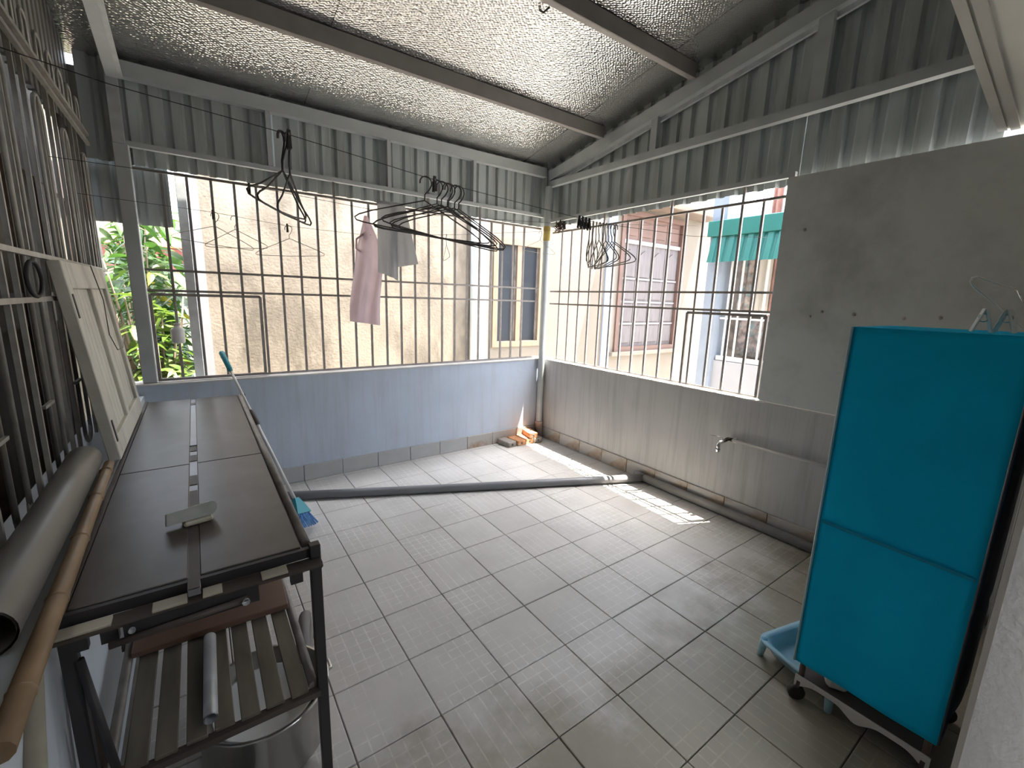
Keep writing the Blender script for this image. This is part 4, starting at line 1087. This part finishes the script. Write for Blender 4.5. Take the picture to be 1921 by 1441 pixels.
# building beyond the right window, facing it
fbx = 1.8
fb = empty('far_building', (fbx, -1.4, -0.35)); tag(fb, 'building with pale blue pillar and barred window under a teal awning', 'building')
def fp(mb, name, m, par=None): return mb.build(name, m, par or fb)
fp(MB().box((fbx, -3.2, -0.35), (fbx + 0.2, -0.74, 0.87)), 'lower_wall', white_r)
fp(MB().box((fbx - 0.04, -0.83, -0.35), (fbx + 0.25, -0.66, 2.75)), 'pillar', paleblue)
fp(MB().box((fbx + 0.6, -3.2, -0.35), (fbx + 0.7, -0.66, 2.38)), 'room_back', dk_int)
fp(MB().box((fbx + 0.0, -3.2, 2.22), (fbx + 0.7, -0.83, 2.42)), 'lintel', white_r)
wi = fp(MB().bar((fbx + 0.05, -0.84, 0.90), (fbx + 0.05, -2.6, 0.90), 0.04, 0.05), 'window_frame', white_met)
for k in range(13):
    y = -0.9 - 0.13 * k
    MB().bar((fbx + 0.05, y, 0.9), (fbx + 0.05, y, 2.22), 0.016).build('bar', white_met, wi)
for z in (1.42, 1.35):
    MB().bar((fbx + 0.035, -0.84, z), (fbx + 0.035, -2.6, z), 0.02).build('rail', white_met, wi)
# laundry hung inside the far window
for k, (y, w, m, z0) in enumerate(((-0.98, .16, pattern_m, 1.45), (-1.16, .14, cloth_w, 1.40), (-1.30, .13, cloth_r, 1.35), (-1.45, .15, pattern_m, 1.40), (-1.62, .14, cloth_r, 1.3), (-1.80, .15, cloth_w, 1.4), (-1.12, .42, pattern_m, 0.92), (-1.55, .38, pattern_m, 0.93))):
    zt = 2.15 if z0 > 1 else 1.34
    c0 = (y, w, z0, zt)
    o = MB().sheet(lambda u, v: (fbx + 0.25 + 0.1 * (z0 < 1) + 0.02 * math.sin(u * 12 + k), c0[0] + c0[1] * (u - .5), c0[3] + (c0[2] - c0[3]) * v), 12, 6, 0.004).build('hanging_cloth', m, fb)
aw = empty('teal_awning', (fbx - 0.3, -1.5, 2.0)); tag(aw, 'teal corrugated metal awning with a fascia strip over the barred window', 'awning')
corrugated(lambda a: 2.27, 1.955, 0.70, 3.0, lambda a, d, z: (fbx - 0.06 - (2.27 - z) * 0.25 + d, -a, z), 0.10, 0.02).build('awning_sheet', teal_m, aw)
MB().box((fbx - 0.09, -3.0, 2.235), (fbx - 0.04, -0.645, 2.40), 0.004).build('fascia', teal_m, aw)
for y in (-0.75, -1.7, -2.7):
    MB().bar((fbx - 0.05, y, 2.1), (fbx + 0.0, y, 2.3), 0.02).build('bracket', steel_m, aw)
# upper terrace clutter behind the awning
ub = empty('upper_terrace', (3.2, -1.2, 2.3)); tag(ub, 'sunlit white upper terrace with railings and hanging cloths above the awning', 'terrace')
MB().box((3.3, -4.0, -0.35), (3.5, -0.6, 3.9)).build('wall', white_r, ub)
MB().box((2.55, -4.0, 2.42), (3.3, -0.6, 2.5)).build('floor_slab', white_r, ub)
for k in range(14):
    y = -0.70 - 0.16 * k
    MB().bar((2.6, y, 2.5), (2.6, y, 3.35), 0.02).build('baluster', white_met, ub)
for k, (y, w, m) in enumerate(((-0.82, .10, cloth_r), (-0.98, .12, cloth_w), (-1.14, .12, dk_int), (-1.34, .16, cloth_w), (-1.55, .14, pattern_m), (-1.75, .14, cloth_w))):
    c0 = (y, w)
    MB().sheet(lambda u, v: (2.85 + 0.03 * math.sin(u * 10 + k), c0[0] + c0[1] * (u - .5), 3.4 - 0.85 * v), 10, 4, 0.004).build('hanging_cloth', m, ub)
# leaning sheets between the house end and the far building
for i, (p0, p1, w, m, lab) in enumerate((((4.55, 0.9, -0.35), (5.2, 1.05, 3.1), 0.28, cloth_w, 'tall pale board leaning at the end of the neighbour house'),
                                        ((4.0, 0.35, -0.35), (4.6, 0.5, 2.4), 0.22, mat('grey_board', (0.36, 0.36, 0.37), 0.7), 'grey board leaning between house and pale blue pillar'))):
    o = MB().bar(p0, p1, w, 0.03, up=(0.6, -0.8, 0)).build('leaning_board', m); tag(o, lab, 'board')

# galvanised post outside, left of the neighbour house
o = MB().bar((-3.035, 0.36, -0.35), (-3.035, 0.36, 2.75), 0.058, 0.058, bev=0.004).build('outside_post', steel_lt); tag(o, 'shiny galvanised square post outside the back grille', 'post')

# neighbour wall behind the left grille
lw = empty('side_house', (-4.0, -2.5, -0.35)); tag(lw, 'dim beige house wall close behind the left grille', 'house')
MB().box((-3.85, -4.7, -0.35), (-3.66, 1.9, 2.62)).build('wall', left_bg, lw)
MB().box((-3.66, -4.7, 2.02), (-3.63, 1.5, 2.20)).build('lintel', mat('dark_lintel', (0.10, 0.06, 0.05), 0.7), lw)
for k in range(8):
    y = 1.2 - 0.62 * k
    MB().box((-3.66, y - 0.05, -0.3), (-3.635, y + 0.05, 2.02)).build('door_stile', wood_old, lw)
    MB().box((-3.66, y - 0.56, 1.30), (-3.64, y - 0.05, 1.45)).build('door_rail', wood_old, lw)
o = MB().sheet(lambda u, v: (-3.49 + 0.008 * math.sin(u * 9), -0.42 + 0.36 * u, 2.30 - 0.80 * v), 10, 10, 0.004).build('hanging_rag', mat('dark_rag', (0.05, 0.045, 0.04), 0.9)); tag(o, 'dark rag hanging outside the left grille', 'rag')
o = MB().sheet(lambda u, v: (-3.476 + 0.004 * math.sin(u * 9), -0.20 + 0.10 * u, 1.99 - 0.08 * v), 8, 6, 0.004).build('hanging_rag', orange_pl); tag(o, 'small orange cloth hung over the dark rag outside', 'rag')

# distant house with orange roof
dh = empty('distant_house', (-3.4, 9.5, -0.35)); tag(dh, 'distant cream house with an orange tiled roof beyond the trees', 'house')
MB().box((-5.5, 9.0, -0.35), (-2.6, 11, 2.35)).build('wall', mat('cream_wall', (0.22, 0.19, 0.145), 0.8), dh)
MB().box((-5.6, 8.9, 1.9), (-2.5, 8.99, 2.35)).build('band', red_brick, dh)
mb = MB(); mb.prism([(-0.3, 0), (2.6, 0), (1.1, 0.75)], (-2.45, 8.8, 2.36), (0, 1, 0), (0, 0, 1), -3.3); mb.build('roof', orange_roof, dh)

# ------------------------------------------------------------------ plants
leaf_mesh = {}
def leaf_obj(kind, m):
    key = (kind, m.name)
    if key in leaf_mesh: return leaf_mesh[key]
    L_, W_ = (0.20, 0.085) if kind == 0 else (0.30, 0.06)
    vs = []; fs = []
    n = 5
    for i in range(n + 1):
        t = i / n
        w = W_ * math.sin(math.pi * min(1, t * 0.92 + 0.06)) * (1.15 - 0.5 * t) / 2
        z = -0.35 * L_ * t * t
        vs += [(t * L_, -w, z + 0.25 * w), (t * L_, 0, z), (t * L_, w, z + 0.25 * w)]
    for i in range(n):
        for j in range(2):
            a = i * 3 + j; fs.append((a, a + 3, a + 4, a + 1))
    me = bpy.data.meshes.new('leaf'); me.from_pydata(vs, [], fs); me.materials.append(m); me.update()
    for p_ in me.polygons: p_.use_smooth = True
    leaf_mesh[key] = me
    return me
def shrub(base, height, nleaf, spread, label, mats, kind=0, seed=1, sc=1.0, dense=0):
    rnd = random.Random(seed)
    e = empty('leafy_shrub', base); tag(e, label, 'shrub')
    mb = MB(); tips = []
    for i in range(6):
        a = rnd.uniform(0, 6.28); r = spread * rnd.uniform(.3, 1)
        tip = V((math.cos(a) * r, math.sin(a) * r, height * rnd.uniform(.65, 1)))
        pts = [V((0, 0, 0)), V((tip.x * .25, tip.y * .25, height * .35)), V((tip.x * .7, tip.y * .7, height * .7)), tip]
        mb.tube(pts, [0.02, 0.016, 0.011, 0.005], 6); tips.append(pts)
    o = mb.build('stem', bark_m); o.parent = e
    def place():
        pts = rnd.choice(tips); t = rnd.uniform(0.15, 1.0)
        q = pts[0].lerp(pts[3], t) * 1.0
        q = q + V((rnd.gauss(0, .10), rnd.gauss(0, .10), rnd.gauss(0, .08)))
        w_ = q + V(base)
        if w_.x > -3.17 or (w_.x < -3.45 and w_.y < 2.15): return place()
        rz = rnd.uniform(0, 6.28); ry = rnd.uniform(-0.5, 0.7); rx = rnd.uniform(-.5, .5); s = sc * rnd.uniform(.6, 1.25)
        return q, (rx, ry, rz), s
    for i in range(nleaf):
        q, rt, s = place()
        m = rnd.choice(mats)
        l = bpy.data.objects.new('leaf', leaf_obj(kind, m)); COL.objects.link(l); l.parent = e
        l.location = q; l.rotation_euler = rt; l.scale = (s, s, s)
    if dense:
        db = MB()
        src = leaf_obj(kind, mats[0])
        for i in range(dense):
            q, rt, s = place()
            q = q + V((rnd.gauss(0, spread * .25), abs(rnd.gauss(0.0, spread * .3)) * (1 if base[1] > 1.9 else 0.2), rnd.gauss(0, .2)))
            M = Matrix.LocRotScale(q, __import__('mathutils').Euler(rt), V((s, s, s)))
            db.add([M @ v.co for v in src.vertices], [tuple(p_.vertices) for p_ in src.polygons], True)
        o = db.build('foliage', mats[-1]); o.parent = e; tag(o, kind='stuff')
    return e
G0, G1, G2, G3 = leaf_ms
shrub((-3.32, 1.05, -0.35), 1.85, 70, 0.24, 'bright green shrub close outside the back grille', [G1, G0, G1], 0, 11, 0.8, 260)
shrub((-3.43, 1.7, -0.35), 2.35, 70, 0.35, 'taller shrub with yellow and green leaves behind the bright one', [G1, G2, G0], 0, 12, 0.95, 420)
shrub((-3.50, 2.35, -0.35), 2.5, 60, 0.32, 'shrub with long light leaves outside the left grille end', [G1, G1, G2, G0], 1, 13, 1.0, 420)
shrub((-3.45, 3.1, -0.35), 2.1, 60, 0.45, 'dark leafed shrub beside the neighbour house corner', [G3, G0, G3], 0, 14, 1.1, 420)
shrub((-3.75, 4.3, -0.35), 3.1, 50, 0.6, 'large background shrub with deep green foliage', [G0, G3, G0], 0, 15, 1.4, 900)
